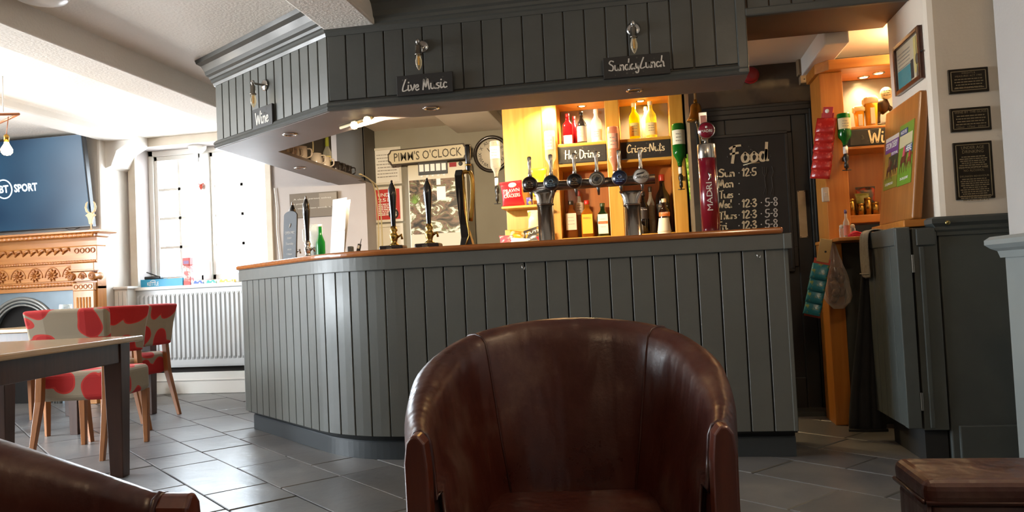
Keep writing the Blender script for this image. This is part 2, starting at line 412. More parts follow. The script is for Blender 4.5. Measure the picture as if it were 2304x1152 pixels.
# window wall at the far left, with the opening beside the bar
WX0, WX1, WZ0, WZ1, WY = -4.87, -3.52, 1.03, 2.385, 6.83
bm = nb()
add_box(bm, -6.8, WX0, WY, 7.2, 0, CEIL); add_box(bm, WX1, -2.54, WY, 7.2, 0, CEIL)
add_box(bm, WX0, WX1, WY, 7.2, 0, WZ0); add_box(bm, WX0, WX1, WY, 7.2, WZ1, CEIL)
struct('wall_far', bm, M_lilac)
sbox('wall_chimney', -6.8, -4.98, 6.45, 6.85, 0, CEIL, M_white, bevel=0.02)
sbox('wall_bar', -2.54, 0.36, 7.1, 7.25, 0, CEIL, M_bargrey)
# low boarded pipe casing between fireplace and radiator
pc = sbox('trim_2', -4.975, -4.84, 6.60, 6.83, 0, 1.02, M_gloss); sbox('cap', -4.975, -4.82, 6.575, 6.83, 1.02, 1.045, M_gloss, pc, bevel=0.006)
for k in range(3): sbox('board', -4.97 + k * .043, -4.932 + k * .043, 6.59, 6.602, 0.02, 1.0, M_gloss, pc, bevel=0.003)

# window
win = bpy.data.objects.new('window_1', None); COL.objects.link(win); win['kind'] = 'structure'; win.location = ((WX0 + WX1) / 2, 6.83, WZ0)
def wbox(name, x0, x1, y0, y1, z0, z1, m=M_gloss, bevel=0.004):
    bm = nb(); add_box(bm, x0, x1, y0, y1, z0, z1); return obj(name, bm, m, win, bevel=bevel, world=True)
wbox('architrave', WX0 - .075, WX0, 6.80, 6.835, WZ0 - .02, WZ1 + .085, M_trim); wbox('architrave', WX1, WX1 + .06, 6.80, 6.835, WZ0 - .02, WZ1 + .085, M_trim)
wbox('architrave', WX0 - .075, WX1 + .06, 6.795, 6.835, WZ1, WZ1 + .085, M_trim)
wbox('window_sill', WX0 - .03, WX1 + .03, 6.70, 7.12, WZ0 - .03, WZ0)
GY = 7.06
for x0, x1 in ((WX0, WX0 + .05), (WX1 - .05, WX1)): wbox('frame_post', x0, x1, GY - .05, GY + .05, WZ0, WZ1)
wbox('frame_head', WX0, WX1, GY - .05, GY + .05, WZ1 - .055, WZ1); wbox('frame_foot', WX0, WX1, GY - .05, GY + .05, WZ0, WZ0 + .05)
mx = at(470, 500, GY).x
wbox('mullion', mx - .045, mx + .045, GY - .055, GY + .05, WZ0, WZ1)
M_pane = glass('window_glass', '#fbfdff')
for a, b in ((WX0 + .05, mx - .045), (mx + .045, WX1 - .05)):
    s = wbox('sash', a, a + .035, GY - .03, GY + .02, WZ0 + .05, WZ1 - .055); wbox('sash', b - .035, b, GY - .03, GY + .02, WZ0 + .05, WZ1 - .055)
    wbox('sash', a, b, GY - .03, GY + .02, WZ1 - .1, WZ1 - .055); wbox('sash', a, b, GY - .03, GY + .02, WZ0 + .05, WZ0 + .1)
    c = (a + b) / 2; wbox('glazing_bar', c - .013, c + .013, GY - .012, GY + .012, WZ0 + .1, WZ1 - .1, bevel=0)
    for k in (1, 2, 3):
        z = WZ0 + .1 + (WZ1 - WZ0 - .2) * k / 4; wbox('glazing_bar', a + .035, b - .035, GY - .012, GY + .012, z - .013, z + .013, bevel=0)
    wbox('pane', a + .03, b - .03, GY + .001, GY + .004, WZ0 + .09, WZ1 - .09, M_pane, bevel=0)

# left wall with one broad window opening assumed out of view, plain wall behind the viewer
bm = nb()
for y0, y1 in ((-3.2, 1.6), (4.4, 7.2)): add_box(bm, -6.9, -6.6, y0, y1, 0, CEIL)
for y0, y1 in ((1.6, 4.4),): add_box(bm, -6.9, -6.6, y0, y1, 0, .5); add_box(bm, -6.9, -6.6, y0, y1, 2.42, CEIL)
struct('wall_left', bm, M_white)
sbox('wall_rear', -6.9, 1.7, -3.2, -3.0, 0, CEIL, mat('deep_brown_wall_paint', '#4a3f38', .8))

# right wall with its grey dado and rail
sbox('wall_right', 1.32, 1.7, -3.1, 3.2, 0, CEIL, mat('pale_grey_pillar_paint', '#aaa7a3', 0.7, c2='#a39f9b', scale=1.5, bump=0.08, bscale=90), bevel=0.012)
bm = nb(); add_box(bm, 1.305, 1.33, -3.0, 3.203, 0, .93); struct('baseboard_right', bm, M_dado, bevel=0.004)
bm = nb(); add_sweep(bm, [(1.305, -3.0), (1.305, 3.2), (1.6, 3.2)], [(0, .905), (.0, .975), (-.035, .985), (-.05, .972), (-.05, .955), (-.035, .94), (-.018, .93), (-.012, .905)]); struct('trim_3', bm, M_dado)
# recessed wall with the plaques and its dark dado; left face carries the framed certificate
sbox('wall_plaques', 1.30, 2.8, 3.83, 4.42, 0, CEIL, M_cream, bevel=0.03)
bm = nb(); add_box(bm, 1.285, 2.8, 3.81, 4.05, 0, 1.05); struct('trim_4', bm, M_dark, bevel=0.006)
bm = nb(); add_sweep(bm, [(1.285, 4.05), (1.285, 3.81), (2.5, 3.81)], [(0, 1.02), (0, 1.10), (.02, 1.105), (.034, 1.095), (.034, 1.075), (.018, 1.06), (.018, 1.045), (.008, 1.035), (.008, 1.02)]); struct('trim_5', bm, M_dark)
bm = nb(); add_box(bm, 1.315, 2.5, 3.795, 3.815, 0, .17); struct('baseboard_plaques', bm, M_dark, bevel=0.006)
sbox('wall_return', 1.68, 2.8, 3.0, 3.2, 0, CEIL, M_white)
sbox('wall_niche', 2.3, 2.8, 3.19, 3.84, 0, CEIL, M_white)  # unseen wall added to keep outside light from leaking into the niche
lathe('screw_head', [(0.011, 0), (0.011, .004), (.006, .007)], mat('dull_brass', '#9a8a5a', .35, 1.0), bpy.data.objects['wall_plaques'], loc=(1.315, 3.775, 1.075), rot=(PI / 2, 0, 0), seg=10)

# wall with the door, right of the back bar
DX0, DX1, DY = 0.30, 1.9, 5.20
bm = nb(); add_box(bm, DX0, .42, DY, DY + .12, 0, CEIL); add_box(bm, 1.03, DX1, DY, DY + .12, 0, CEIL); add_box(bm, .42, 1.03, DY, DY + .12, 1.9, CEIL)
add_box(bm, DX0, .36, DY + .12, 7.1, 0, CEIL)
struct('wall_door', bm, M_olive)
sbox('wall_light_stop', .36, 1.95, 5.32, 5.42, 0, CEIL, M_dark)  # unseen backing added behind the door to stop outside light leaking in
sbox('wall_alcove', 1.78, 1.95, 4.42, 5.2, 0, CEIL, M_cream)
M_door = mat('black_brown_door_paint', '#2b2a26', 0.4, c2='#252320', scale=5)
door = bpy.data.objects.new('door_1', None); COL.objects.link(door); door['kind'] = 'structure'; door.location = (.72, DY, 0)
def dbox(name, *a, m=M_door, bevel=0.005): bm = nb(); add_box(bm, *a); return obj(name, bm, m, door, bevel=bevel, world=True)
dbox('door_leaf', .43, 1.02, 5.215, 5.255, .02, 1.89)
for x0, x1, z0, z1 in ((.43, .52, .02, 1.89), (.93, 1.02, .02, 1.89), (.52, .93, 1.78, 1.89), (.52, .93, .92, 1.05), (.52, .93, .02, .22), (.69, .76, .22, .92), (.69, .76, 1.05, 1.78)):
    dbox('door_rail', x0, x1, 5.2, 5.218, z0, z1)
for k, (x0, x1) in enumerate(((.335, .43), (1.02, 1.115))):
    for q in range(3): dbox('architrave', x0 + .018 * q, x1 - (.018 * q if k == 1 else 0.018 * q), 5.185 - .009 * q, 5.205, 0, 1.955 - .018 * q)
dbox('architrave', .335, 1.115, 5.183, 5.205, 1.885, 1.97); dbox('architrave', .335, 1.115, 5.172, 5.205, 1.915, 1.95)
pl = dbox('push_plate', .940, .990, 5.192, 5.199, 1.10, 1.40, m=mat('aged_brass_plate', '#b9a483', .4, .7, c2='#a8946f', scale=12), bevel=0.002)
for x in (.946, .984):
    for z in (1.106, 1.394): lathe('screw_head', [(.003, 0), (.003, .002)], M_door, pl, loc=tuple(Matrix.Translation((x, 5.193, z)).translation - door.location), rot=(PI / 2, 0, 0), seg=8)
sbox('door_step', .40, 1.05, 5.05, 5.2, 0, .03, M_dark)
bpy.data.objects['door_step']['kind'] = 'structure'
# ================================================================== BAR COUNTER AND CANOPY
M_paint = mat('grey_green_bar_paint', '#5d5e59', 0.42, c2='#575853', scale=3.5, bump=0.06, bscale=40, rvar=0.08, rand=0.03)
M_paint_shade = mat('shaded_bar_paint', '#4b4d4a', 0.42, c2='#454744', scale=3.5, bump=0.06, bscale=40, rvar=0.08, rand=0.03)  # darker copy of the bar paint: canopy-front shade put into the colour
M_gap = mat('dark_board_backing', '#191918', 0.8)
M_top = wood('varnished_bar_top', '#8f4f22', '#a9642c', 0.22, axis=0, scale=4, coat=0.5)
M_soff = mat('soffit_paint', '#7a706a', 0.55, c2='#716761', scale=2)
M_brown = mat('brown_lintel_paint', '#5a4636', 0.6)
M_chrome = mat('chrome', '#d8d6d2', 0.12, 1.0)
M_brass = mat('brass', '#b4924c', 0.25, 1.0)
M_black = mat('black_plastic', '#141414', 0.35)

def arc_corner(a, c, b, R, n=10):
    """points rounding the corner c between a and b with radius R"""
    a, b, c = Vector(a), Vector(b), Vector(c); d1 = (a - c).normalized(); d2 = (b - c).normalized()
    ang = math.acos(max(-1, min(1, d1.dot(d2)))); T = R / math.tan(ang / 2)
    ctr = c + (d1 + d2).normalized() * (R / math.sin(ang / 2)); p1 = c + d1 * T - ctr; p2 = c + d2 * T - ctr
    a1 = math.atan2(p1.y, p1.x); a2 = math.atan2(p2.y, p2.x); da = (a2 - a1 + PI) % (2 * PI) - PI
    return [(ctr.x + R * math.cos(a1 + da * i / n), ctr.y + R * math.sin(a1 + da * i / n)) for i in range(n + 1)]
def offset(path, o):
    n = len(path); P = [Vector(p) for p in path]; out = []
    for i in range(n):
        d1 = (P[i] - P[max(i - 1, 0)]) if i > 0 else (P[1] - P[0]); d2 = (P[i + 1] - P[i]) if i < n - 1 else d1
        d1 = d1.normalized(); d2 = d2.normalized(); n1 = Vector((d1.y, -d1.x)); n2 = Vector((d2.y, -d2.x)); m = (n1 + n2) / (1 + n1.dot(n2))
        out.append((P[i].x + m.x * o, P[i].y + m.y * o))
    return out
class Walk:
    def __init__(s, path):
        s.P = [Vector(p) for p in path]; s.S = [0]
        for i in range(1, len(s.P)): s.S.append(s.S[-1] + (s.P[i] - s.P[i - 1]).length)
        s.len = s.S[-1]
    def at(s, t):
        t = max(0, min(s.len, t))
        for i in range(1, len(s.P)):
            if t <= s.S[i] + 1e-9:
                d = s.P[i] - s.P[i - 1]; return s.P[i - 1] + d * ((t - s.S[i - 1]) / d.length)
        return s.P[-1]
A, B, C_, D_ = (-2.78, 6.80), (-2.765, 4.93), (-1.63, 3.915), (0.65, 3.925)
bar_path = [A] + arc_corner(A, B, C_, 0.14, 8) + arc_corner(B, C_, D_, 0.8, 14) + [D_]
def boards(parent, path, s0, s1, w, z0, z1, th, gap, m, name='board', end_round=False):
    W = Walk(path); n = max(1, round((s1 - s0) / w)); w = (s1 - s0) / n
    for k in range(n):
        a, b = s0 + k * w + gap / 2, s0 + (k + 1) * w - gap / 2
        pts = [W.at(a + (b - a) * q / 2) for q in range(3)]
        t = (pts[2] - pts[0]).normalized(); nn = Vector((t.y, -t.x))
        poly = [(p.x, p.y) for p in pts] + [(p.x - nn.x * th, p.y - nn.y * th) for p in reversed(pts)]
        bm = nb(); add_prism(bm, poly, z0, z1); obj(name, bm, m, parent, world=True, bevel=0.0025, seg=1)
bar = thing('bar_counter', 'grey-green painted bar counter with upright boards and a curved end', 'bar counter', (-0.5, 4.2, 0))
WB = Walk(bar_path)
boards(bar, bar_path, 0.95, WB.len, 0.1065, 0.13, 1.003, 0.016, 0.007, M_paint)
inner = [(0.62, 4.40), (-1.45, 4.40), (-2.25, 5.12), (-2.25, 6.78)]
bm = nb(); add_prism(bm, offset(bar_path, -0.018) + inner, 0.12, 1.07); obj('carcass', bm, M_gap, bar, world=True)
bm = nb(); add_box(bm, .632, .652, 3.92, 4.40, .13, 1.003); obj('end_panel', bm, M_paint, bar, world=True, bevel=0.003)
bm = nb(); add_sweep(bm, offset(bar_path, -0.02), [(0, 1.0), (.035, 1.0), (.035, 1.074), (0, 1.074)])
add_box(bm, .63, .667, 3.89, 4.40, 1.0, 1.0735); obj('top_band', bm, M_paint, bar, world=True, bevel=0.003)
pp = offset(bar_path, -0.065)[:-1] + [(0.645, 3.99)]
bm = nb(); add_prism(bm, pp + inner, 0.0, 0.125); obj('plinth', bm, M_gap, bar, world=True)
bm = nb(); add_sweep(bm, pp, [(0, 0.0), (.014, 0.0), (.014, .088), (.009, .096), (0, .096)]); obj('plinth_board', bm, mat('blue_black_plinth_paint', '#33383b', 0.4), bar, world=True)
# painted-over hooks under the bar top
for px, py in ((1175, 601), (1702, 575)):
    p = at(px, py, 3.905)
    tube('hook', [(p.x, p.y + .01, p.z + .012), (p.x, p.y - .012, p.z + .008), (p.x + .004, p.y - .016, p.z - .012), (p.x + .012, p.y - .018, p.z - .014), (p.x + .016, p.y - .02, p.z)], .0028, M_chrome, bar, seg=6, world=True)

wt_out = offset(bar_path, 0.032)[:-1] + [(0.632, 3.893)]
wt_in = [(0.632, 4.46), (-1.42, 4.46), (-2.20, 5.15), (-2.20, 6.80)]
bm = nb(); add_prism(bm, wt_out + wt_in, 1.0745, 1.106)
worktop = tag(obj('bar_worktop', bm, M_top, None, bevel=0.013, seg=4), 'long varnished brown wooden bar top with rounded edge', 'worktop')

# ---- canopy over the bar
can_path = [(-2.805, 6.62), (-2.79, 4.75), (-1.69, 4.03), (0.53, 4.03)]
can = thing('bar_canopy', 'dark grey boarded canopy with cornice hanging over the bar', 'canopy', (-0.6, 4.2, 1.89))
WC = Walk(can_path); l1 = (Vector(can_path[1]) - Vector(can_path[0])).length; l2 = (Vector(can_path[2]) - Vector(can_path[1])).length
boards(can, can_path, 0.0, l1, 0.107, 1.93, 2.32, 0.014, 0.006, M_paint)
boards(can, can_path, l1, l1 + l2, 0.097, 1.93, 2.32, 0.014, 0.010, M_paint)
boards(can, can_path, l1 + l2, WC.len - .04, 0.1065, 1.945, 2.32, 0.014, 0.007, M_paint_shade)
bk = offset(can_path, -0.013); bk2 = offset(can_path, -0.035)
bm = nb(); add_prism(bm, bk + list(reversed(bk2)), 1.9, CEIL); obj('backing', bm, mat('dark_inner_panel', '#4a453d', .6), can, world=True)
bm = nb(); add_sweep(bm, can_path, [(-.012, 1.886), (.012, 1.886), (.018, 1.894), (.012, 1.906), (.020, 1.914), (.016, 1.926), (.004, 1.936), (-.012, 1.94)]); obj('bottom_moulding', bm, M_paint_shade, can, world=True)
bm = nb(); add_sweep(bm, can_path, [(-.012, 2.30), (.006, 2.30), (.012, 2.318), (.02, 2.325), (.02, 2.34), (.03, 2.345), (.034, 2.36), (.05, 2.37), (.056, 2.395), (.075, 2.43), (.1, 2.445), (.108, 2.468), (-.012, 2.468)]); obj('cornice', bm, M_paint_shade, can, world=True)
for q_ in ((-2.80, -2.535, 6.812, 6.832), (-2.545, -2.53, 6.812, 7.098)):
    bm = nb(); add_box(bm, q_[0], q_[1], q_[2], q_[3], 1.906, 2.415); obj('rear_panel', bm, MATS['dark_inner_panel'], can, world=True)
bm = nb(); add_box(bm, -2.80, -2.535, 6.6, 6.83, 1.886, 1.906); obj('shelf_end', bm, M_soff, can, world=True)
bm = nb(); add_box(bm, .485, .535, 4.012, 4.36, 1.89, 2.31); obj('end_trim', bm, M_paint_shade, can, world=True, bevel=0.006)
so_in = [(0.53, 4.345), (-1.47, 4.335), (-2.49, 5.02), (-2.49, 6.62)]
bm = nb(); add_prism(bm, can_path + so_in, 1.884, 1.906); obj('soffit', bm, M_soff, can, world=True, bevel=0.002)
# lintel that carries the canopy on to the white wall
lin_ = thing('lintel', 'dark boarded lintel bridging from canopy to the white wall', 'lintel', (.9, 4.2, 2.17))
bm = nb(); add_box(bm, .53, 1.30, 4.04, 4.47, 2.18, CEIL); obj('core', bm, M_brown, lin_, world=True)
for k in range(7):
    bm = nb(); add_box(bm, .545 + k * .107, .545 + k * .107 + .1, 4.022, 4.042, 2.21, CEIL); obj('board', bm, M_paint_shade, lin_, world=True, bevel=.002)
bm = nb(); add_box(bm, .53, 1.30, 4.01, 4.045, 2.172, 2.215); obj('bottom_moulding', bm, M_paint_shade, lin_, world=True, bevel=.008)

# unlit downlights in the canopy's underside
M_hole = mat('dark_lamp_recess', '#3a3128', 0.5)
for k, (px, py, lab) in enumerate(((970, 243, 'unlit chrome downlight in canopy underside below the Live Music sign'), (652, 302, 'unlit chrome downlight under the slanting end of the canopy'),
                   (675, 377, 'unlit chrome downlight under the mug shelf near the window'), (1428, 203, 'unlit chrome downlight in canopy underside below the Sunday Lunch sign'))):
    p = on_floor(px, py, 1.884)
    t = thing('downlight', lab, 'downlight', tuple(p), group='canopy downlights')
    lathe('ring', [(.030, -.0005), (.046, -.0005), (.046, -.004), (.036, -.008), (.030, -.004), (.030, -.0005)], M_chrome, t, seg=24, cap=False)
    lathe('lens', [(.001, -.001), (.030, -.001), (.030, -.003), (.001, -.0025)], M_hole, t, seg=20, cap=False)

# ---- wall lamps with clear candle bulbs on the fascia
M_bulb = glass('bulb_glass', '#fff6e0'); M_fil = mat('filament_gold', '#d9a94a', 0.4)
M_nick = mat('aged_nickel', '#8d877d', 0.3, 1.0)
def wall_lamp(loc, rotz, label):
    t = thing('wall_lamp', label, 'lamp', loc, rotz, 'candle wall lamps on the canopy')
    lathe('backplate', [(.036, 0), (.036, .006), (.026, .012), (.012, .016)], M_chrome, t, seg=24, rot=(PI / 2, 0, 0))
    tube('arm', [(0, -.012, 0), (0, -.06, 0), (0, -.078, .004)], .0065, M_nick, t)
    lathe('knuckle', [(.0, -.014), (.011, -.01), (.013, 0), (.011, .012), (0, .016)], M_chrome, t, seg=14, loc=(0, -.08, .004), cap=False)
    lathe('bulb_holder', [(.008, -.01), (.014, -.016), (.016, -.022), (.016, -.06), (.02, -.063), (.02, -.068), (.015, -.070)], M_nick, t, seg=18, loc=(0, -.08, 0))
    b = lathe('bulb', [(.011, -.068), (.012, -.078), (.0175, -.098), (.0165, -.118), (.009, -.138), (.002, -.148)], M_bulb, t, seg=18, loc=(0, -.08, 0))
    bm = nb()
    for q in range(4): add_tube(bm, [(.005 * math.cos(q * PI / 2), .005 * math.sin(q * PI / 2), -.075), (.003 * math.cos(q * PI / 2), .003 * math.sin(q * PI / 2), -.122)], .0012, 5)
    obj('filament', bm, M_fil, b)
    return t
a_w = math.atan2(can_path[2][1] - can_path[1][1], can_path[2][0] - can_path[1][0])
def on_wing(px, py, o=0.0):
    """point where a pixel's sight line meets the slanting fascia"""
    p0 = Vector((*can_path[1], 0)); n = Vector((math.sin(a_w), -math.cos(a_w), 0)); d = ray(px, py)
    return CAM + d * ((p0 - CAM).dot(n) + o) / d.dot(n)
wall_lamp(tuple(on_wing(596, 192, .004)), a_w, 'nickel wall lamp with candle bulb on the slanting fascia')
wall_lamp(tuple(at(950, 105, 4.026)), 0, 'nickel wall lamp with candle bulb above the Live Music sign')
wall_lamp(tuple(at(1425, 66, 4.026)), 0, 'nickel wall lamp with candle bulb above the Sunday Lunch sign')

# ---- small chalk signs
M_chalkb = mat('chalkboard_black', '#1b1917', 0.6, c2='#221f1c', scale=14)
M_chalk = mat('chalk_white', '#cfc9bf', 0.8); M_chalkc = mat('cream_paint_lettering', '#e0cfa8', 0.7); M_dust = mat('chalk_smudge_grey', '#4e4a45', 0.9)
def spatter(parent, w, h, y, n=22, m=None, seed=3, r0=.0025, r1=.006):
    rn = random.Random(seed); bm = nb()
    for i in range(n):
        x, z, r = rn.uniform(-w, w), rn.uniform(-h, h), rn.uniform(r0, r1)
        bm.faces.new([bm.verts.new((x + r * math.cos(2 * PI * q / 8), y, z + r * math.sin(2 * PI * q / 8))) for q in range(8)])
    obj('chalk_dots', bm, m or M_dust, parent, kind='stuff')
def chalk_sign(name, text, loc, rotz, w, h, tw, label, m=None, thick=.014, sw=.11, group=None, th=None):
    t = thing(name, label, 'sign', loc, rotz, group)
    bm = nb(); add_box(bm, -w / 2, w / 2, -thick, 0, -h / 2, h / 2); obj('board', bm, M_chalkb, t, bevel=.002)
    spatter(t, w * .42, h * .38, -thick - .0006, seed=len(text) + int(w * 100))
    brush('lettering', text, m or M_chalk, t, (0, -thick - .0015, 0), tw, th, w=sw)
    return t
tilt = 0.0
p = at(957, 190, 4.005); chalk_sign('chalk_sign', 'Live Music', tuple(p), 0, .31, .108, .245, 'small black sign lettered Live Music on the canopy front')
p = at(1432, 149, 4.005); chalk_sign('chalk_sign', 'SundayLunch', tuple(p), 0, .335, .108, .28, 'small black sign lettered Sunday Lunch on the canopy front')
p = on_wing(595, 264, .006); chalk_sign('chalk_sign', 'Wine', tuple(p), a_w, .235, .125, .15, 'small black sign with blurred white lettering on the slanting fascia', thick=.016)

# ---- gate at the right end of the bar, standing open along the passage, and the posts it hangs on
gate = thing('bar_gate', 'dark boarded half-height bar gate standing open by the passage', 'gate', (1.13, 4.05, .15))
for k in range(5):
    bm = nb(); add_box(bm, 1.105, 1.135, 3.82 + k * .098, 3.82 + k * .098 + .093, .16, 1.0); obj('board', bm, M_dark, gate, world=True, bevel=.003)
bm = nb(); add_box(bm, 1.12, 1.155, 3.82, 4.31, .17, 1.0); obj('back_panel', bm, M_gap, gate, world=True)
bm = nb(); add_box(bm, 1.098, 1.165, 3.81, 4.31, .985, 1.068); obj('top_rail', bm, M_dark, gate, world=True, bevel=.004)
bm = nb(); add_box(bm, 1.10, 1.16, 3.79, 3.835, .16, 1.065); obj('hinge_stile', bm, M_dark, gate, world=True, bevel=.004)
for z in (.28, .9):
    bm = nb(); add_lathe(bm, [(.007, z - .04), (.007, z + .04)], 10, Matrix.Translation((1.165, 3.795, 0))); obj('hinge', bm, M_nick, gate, world=True)
post = thing('gate_post', 'dark moulded post between the open gate and the plaque wall', 'post', (1.23, 3.82, 0))
bm = nb(); add_box(bm, 1.172, 1.275, 3.80, 3.86, .15, 1.06); obj('shaft', bm, M_dark, post, world=True, bevel=.004)
bm = nb(); add_box(bm, 1.185, 1.265, 3.787, 3.802, .98, 1.055); obj('head_block', bm, M_dark, post, world=True, bevel=.004)
bm = nb(); add_box(bm, 1.195, 1.215, 3.79, 3.802, .16, .975); obj('bead', bm, M_dark, post, world=True, bevel=.004)
bm = nb(); add_box(bm, 1.18, 1.275, 3.83, 4.3, 0, .15); obj('foot', bm, M_gap, post, world=True)
# ================================================================== LEFT SIDE: RADIATOR, FIREPLACE, SCREEN, TABLES, CHAIRS
M_rad = mat('radiator_enamel', '#b9bcbd', 0.35)
rad = thing('radiator', 'white ribbed panel radiator under the window', 'radiator', (-4.4, 6.74, .27))
bm = nb(); rows = []; x0, x1, pitch = -4.955, -3.70, 0.0465
xs = []; x = x0 + .03
pts = [(x0, 0.0), (x0 + .02, 0.0)]
while x < x1 - .03:
    pts += [(x, 0.0), (x + .009, -.016), (x + .027, -.016), (x + .036, 0.0)]; x += pitch
pts += [(x1 - .01, 0.0), (x1, 0.0)]
for z, k in ((.275, 0), (.33, 0), (.355, 1), (.93, 1), (.955, 0), (1.0, 0)):
    rows.append([(a, 6.725 + b * k, z) for a, b in pts])
add_grid(bm, rows); obj('panel', bm, M_rad, rad, world=True)
bm = nb(); add_box(bm, x0, x1, 6.715, 6.80, .995, 1.017); obj('top_grille', bm, M_rad, rad, world=True, bevel=.006)
bm = nb(); add_box(bm, x0 - .004, x0 + .012, 6.718, 6.80, .275, 1.01); obj('side_panel', bm, M_rad, rad, world=True, bevel=.004)
bm = nb(); add_box(bm, x0, x1, 6.73, 6.79, .26, .285); obj('bottom_rail', bm, M_rad, rad, world=True, bevel=.004)
bm = nb(); add_box(bm, -4.84, -2.78, 6.81, 6.835, .20, .27); struct('trim_6', bm, mat('gap_shade_dark', '#2a2622', .8))  # dark strip: shade of the gap under the radiator put into the colour
bm = nb(); add_box(bm, -4.98, -2.78, 6.80, 6.835, 0, .205); struct('baseboard_far', bm, M_gloss, bevel=.006)
bm = nb(); add_sweep(bm, [(-4.98, 6.80), (-2.78, 6.80)], [(0, .118), (.006, .122), (.010, .13), (.004, .137), (0, .14)]); struct('trim_7', bm, M_gloss)

# ---- fireplace
M_oak = wood('carved_oak', '#a5652a', '#c08240', 0.4, axis=0, scale=2.5, coat=.3)
M_oakv = wood('carved_oak_upright', '#a5652a', '#c08240', 0.4, axis=2, scale=2.5, coat=.3)
M_carve = mat('carved_oak_relief', '#9a5a28', 0.4, c2='#b3743a', scale=20, coat=.3)
M_iron = mat('blue_grey_cast_iron', '#6f7d86', 0.4, .2, c2='#67747d', scale=6); M_ring = mat('cast_iron_arch_ring', '#8a8a86', .35, .4); M_soot = mat('soot_black', '#151312', .9)
FC = -5.75; FXR = -4.94; FXL = 2 * FC - FXR
fire = thing('fireplace', 'carved honey oak fireplace with arched iron insert below the screen', 'fireplace', (FC, 6.35, 0))
def fb(name, x0, x1, y0, y1, z0, z1, m=M_oak, bevel=.004, p=None): bm = nb(); add_box(bm, x0, x1, y0, y1, z0, z1); return obj(name, bm, m, p or fire, world=True, bevel=bevel)
def fsweep(name, z0, prof, x0=FXL, x1=FXR, y=6.33, m=M_oak, back=6.448):
    bm = nb(); add_sweep(bm, [(x0, back), (x0, y), (x1, y), (x1, back)], [(-.01, prof[0][1] + z0)] + [(o, z + z0) for o, z in prof] + [(-.01, prof[-1][1] + z0)]); return obj(name, bm, m, fire, world=True)
fsweep('mantel_shelf', 1.50, [(.02, 0), (.045, .01), (.05, .03), (.11, .035), (.125, .042), (.125, .056), (.115, .06), (0, .06)])
fsweep('cavetto', 1.42, [(0, 0), (.006, .01), (.012, .05), (.02, .08)])
fb('upper_frieze', FXL, FXR, 6.33, 6.448, 1.03, 1.5)
fb('lower_frieze', FXL + .2, FXR - .2, 6.318, 6.34, 1.115, 1.255)
def rope(name, x0, x1, y, z, r, pitch):
    n = int((x1 - x0) / pitch * 4); pts = [(x0 + (x1 - x0) * i / n, y, z) for i in range(n + 1)]
    bm = nb(); add_tube(bm, pts, [r * (.7 + .3 * abs(math.cos(PI * i / 4))) for i in range(n + 1)], 8); return obj(name, bm, M_carve, fire, world=True, smooth=True)
rope('rope_moulding', FXL + .02, FXR, 6.322, 1.285, .014, .028); rope('rope_moulding', FXL + .22, FXR - .22, 6.322, 1.085, .02, .034)
rope('leaf_moulding', FXL, FXR + .06, 6.222, 1.515, .02, .045)
def roundel(cx, cz, r, n=9, y=6.318):
    bm = nb()
    for q in range(n):
        a = 2 * PI * q / n
        add_tube(bm, [(cx + r * .12 * math.cos(a), y, cz + r * .12 * math.sin(a)), (cx + r * .5 * math.cos(a + .12), y - .012, cz + r * .5 * math.sin(a + .12)), (cx + r * .85 * math.cos(a + .3), y - .004, cz + r * .85 * math.sin(a + .3))], [r * .07, r * .17, r * .04], 6)
    add_lathe(bm, [(.001, 0), (r * .16, .004), (r * .1, .014), (.001, .018)], 10, Matrix.Translation((cx, y, cz)) @ Matrix.Rotation(PI / 2, 4, 'X'), cap=False)
    o = obj('carved_rosette', bm, M_carve, fire, world=True, smooth=True)
    tube('arch_bead', [(cx + r * 1.12 * math.cos(PI * t / 12), y - .002, cz - r * .3 + r * 1.3 * math.sin(PI * t / 12)) for t in range(13)], .006, M_carve, fire, seg=6, world=True)
for k in range(7): roundel(FC - .54 + k * .18, 1.175, .068)
def small_ring(cx, cz, r, y):
    tube('carved_ring', [(cx + r * math.cos(t * PI / 8), y, cz + r * math.sin(t * PI / 8)) for t in range(16)], r * .26, M_carve, fire, seg=6, closed=True, world=True)
for side in (1, -1):
    xr = FC + side * (FXR - FC)
    for k in range(4): small_ring(xr - side * (.04 + k * .055), 1.385, .02, 6.326)
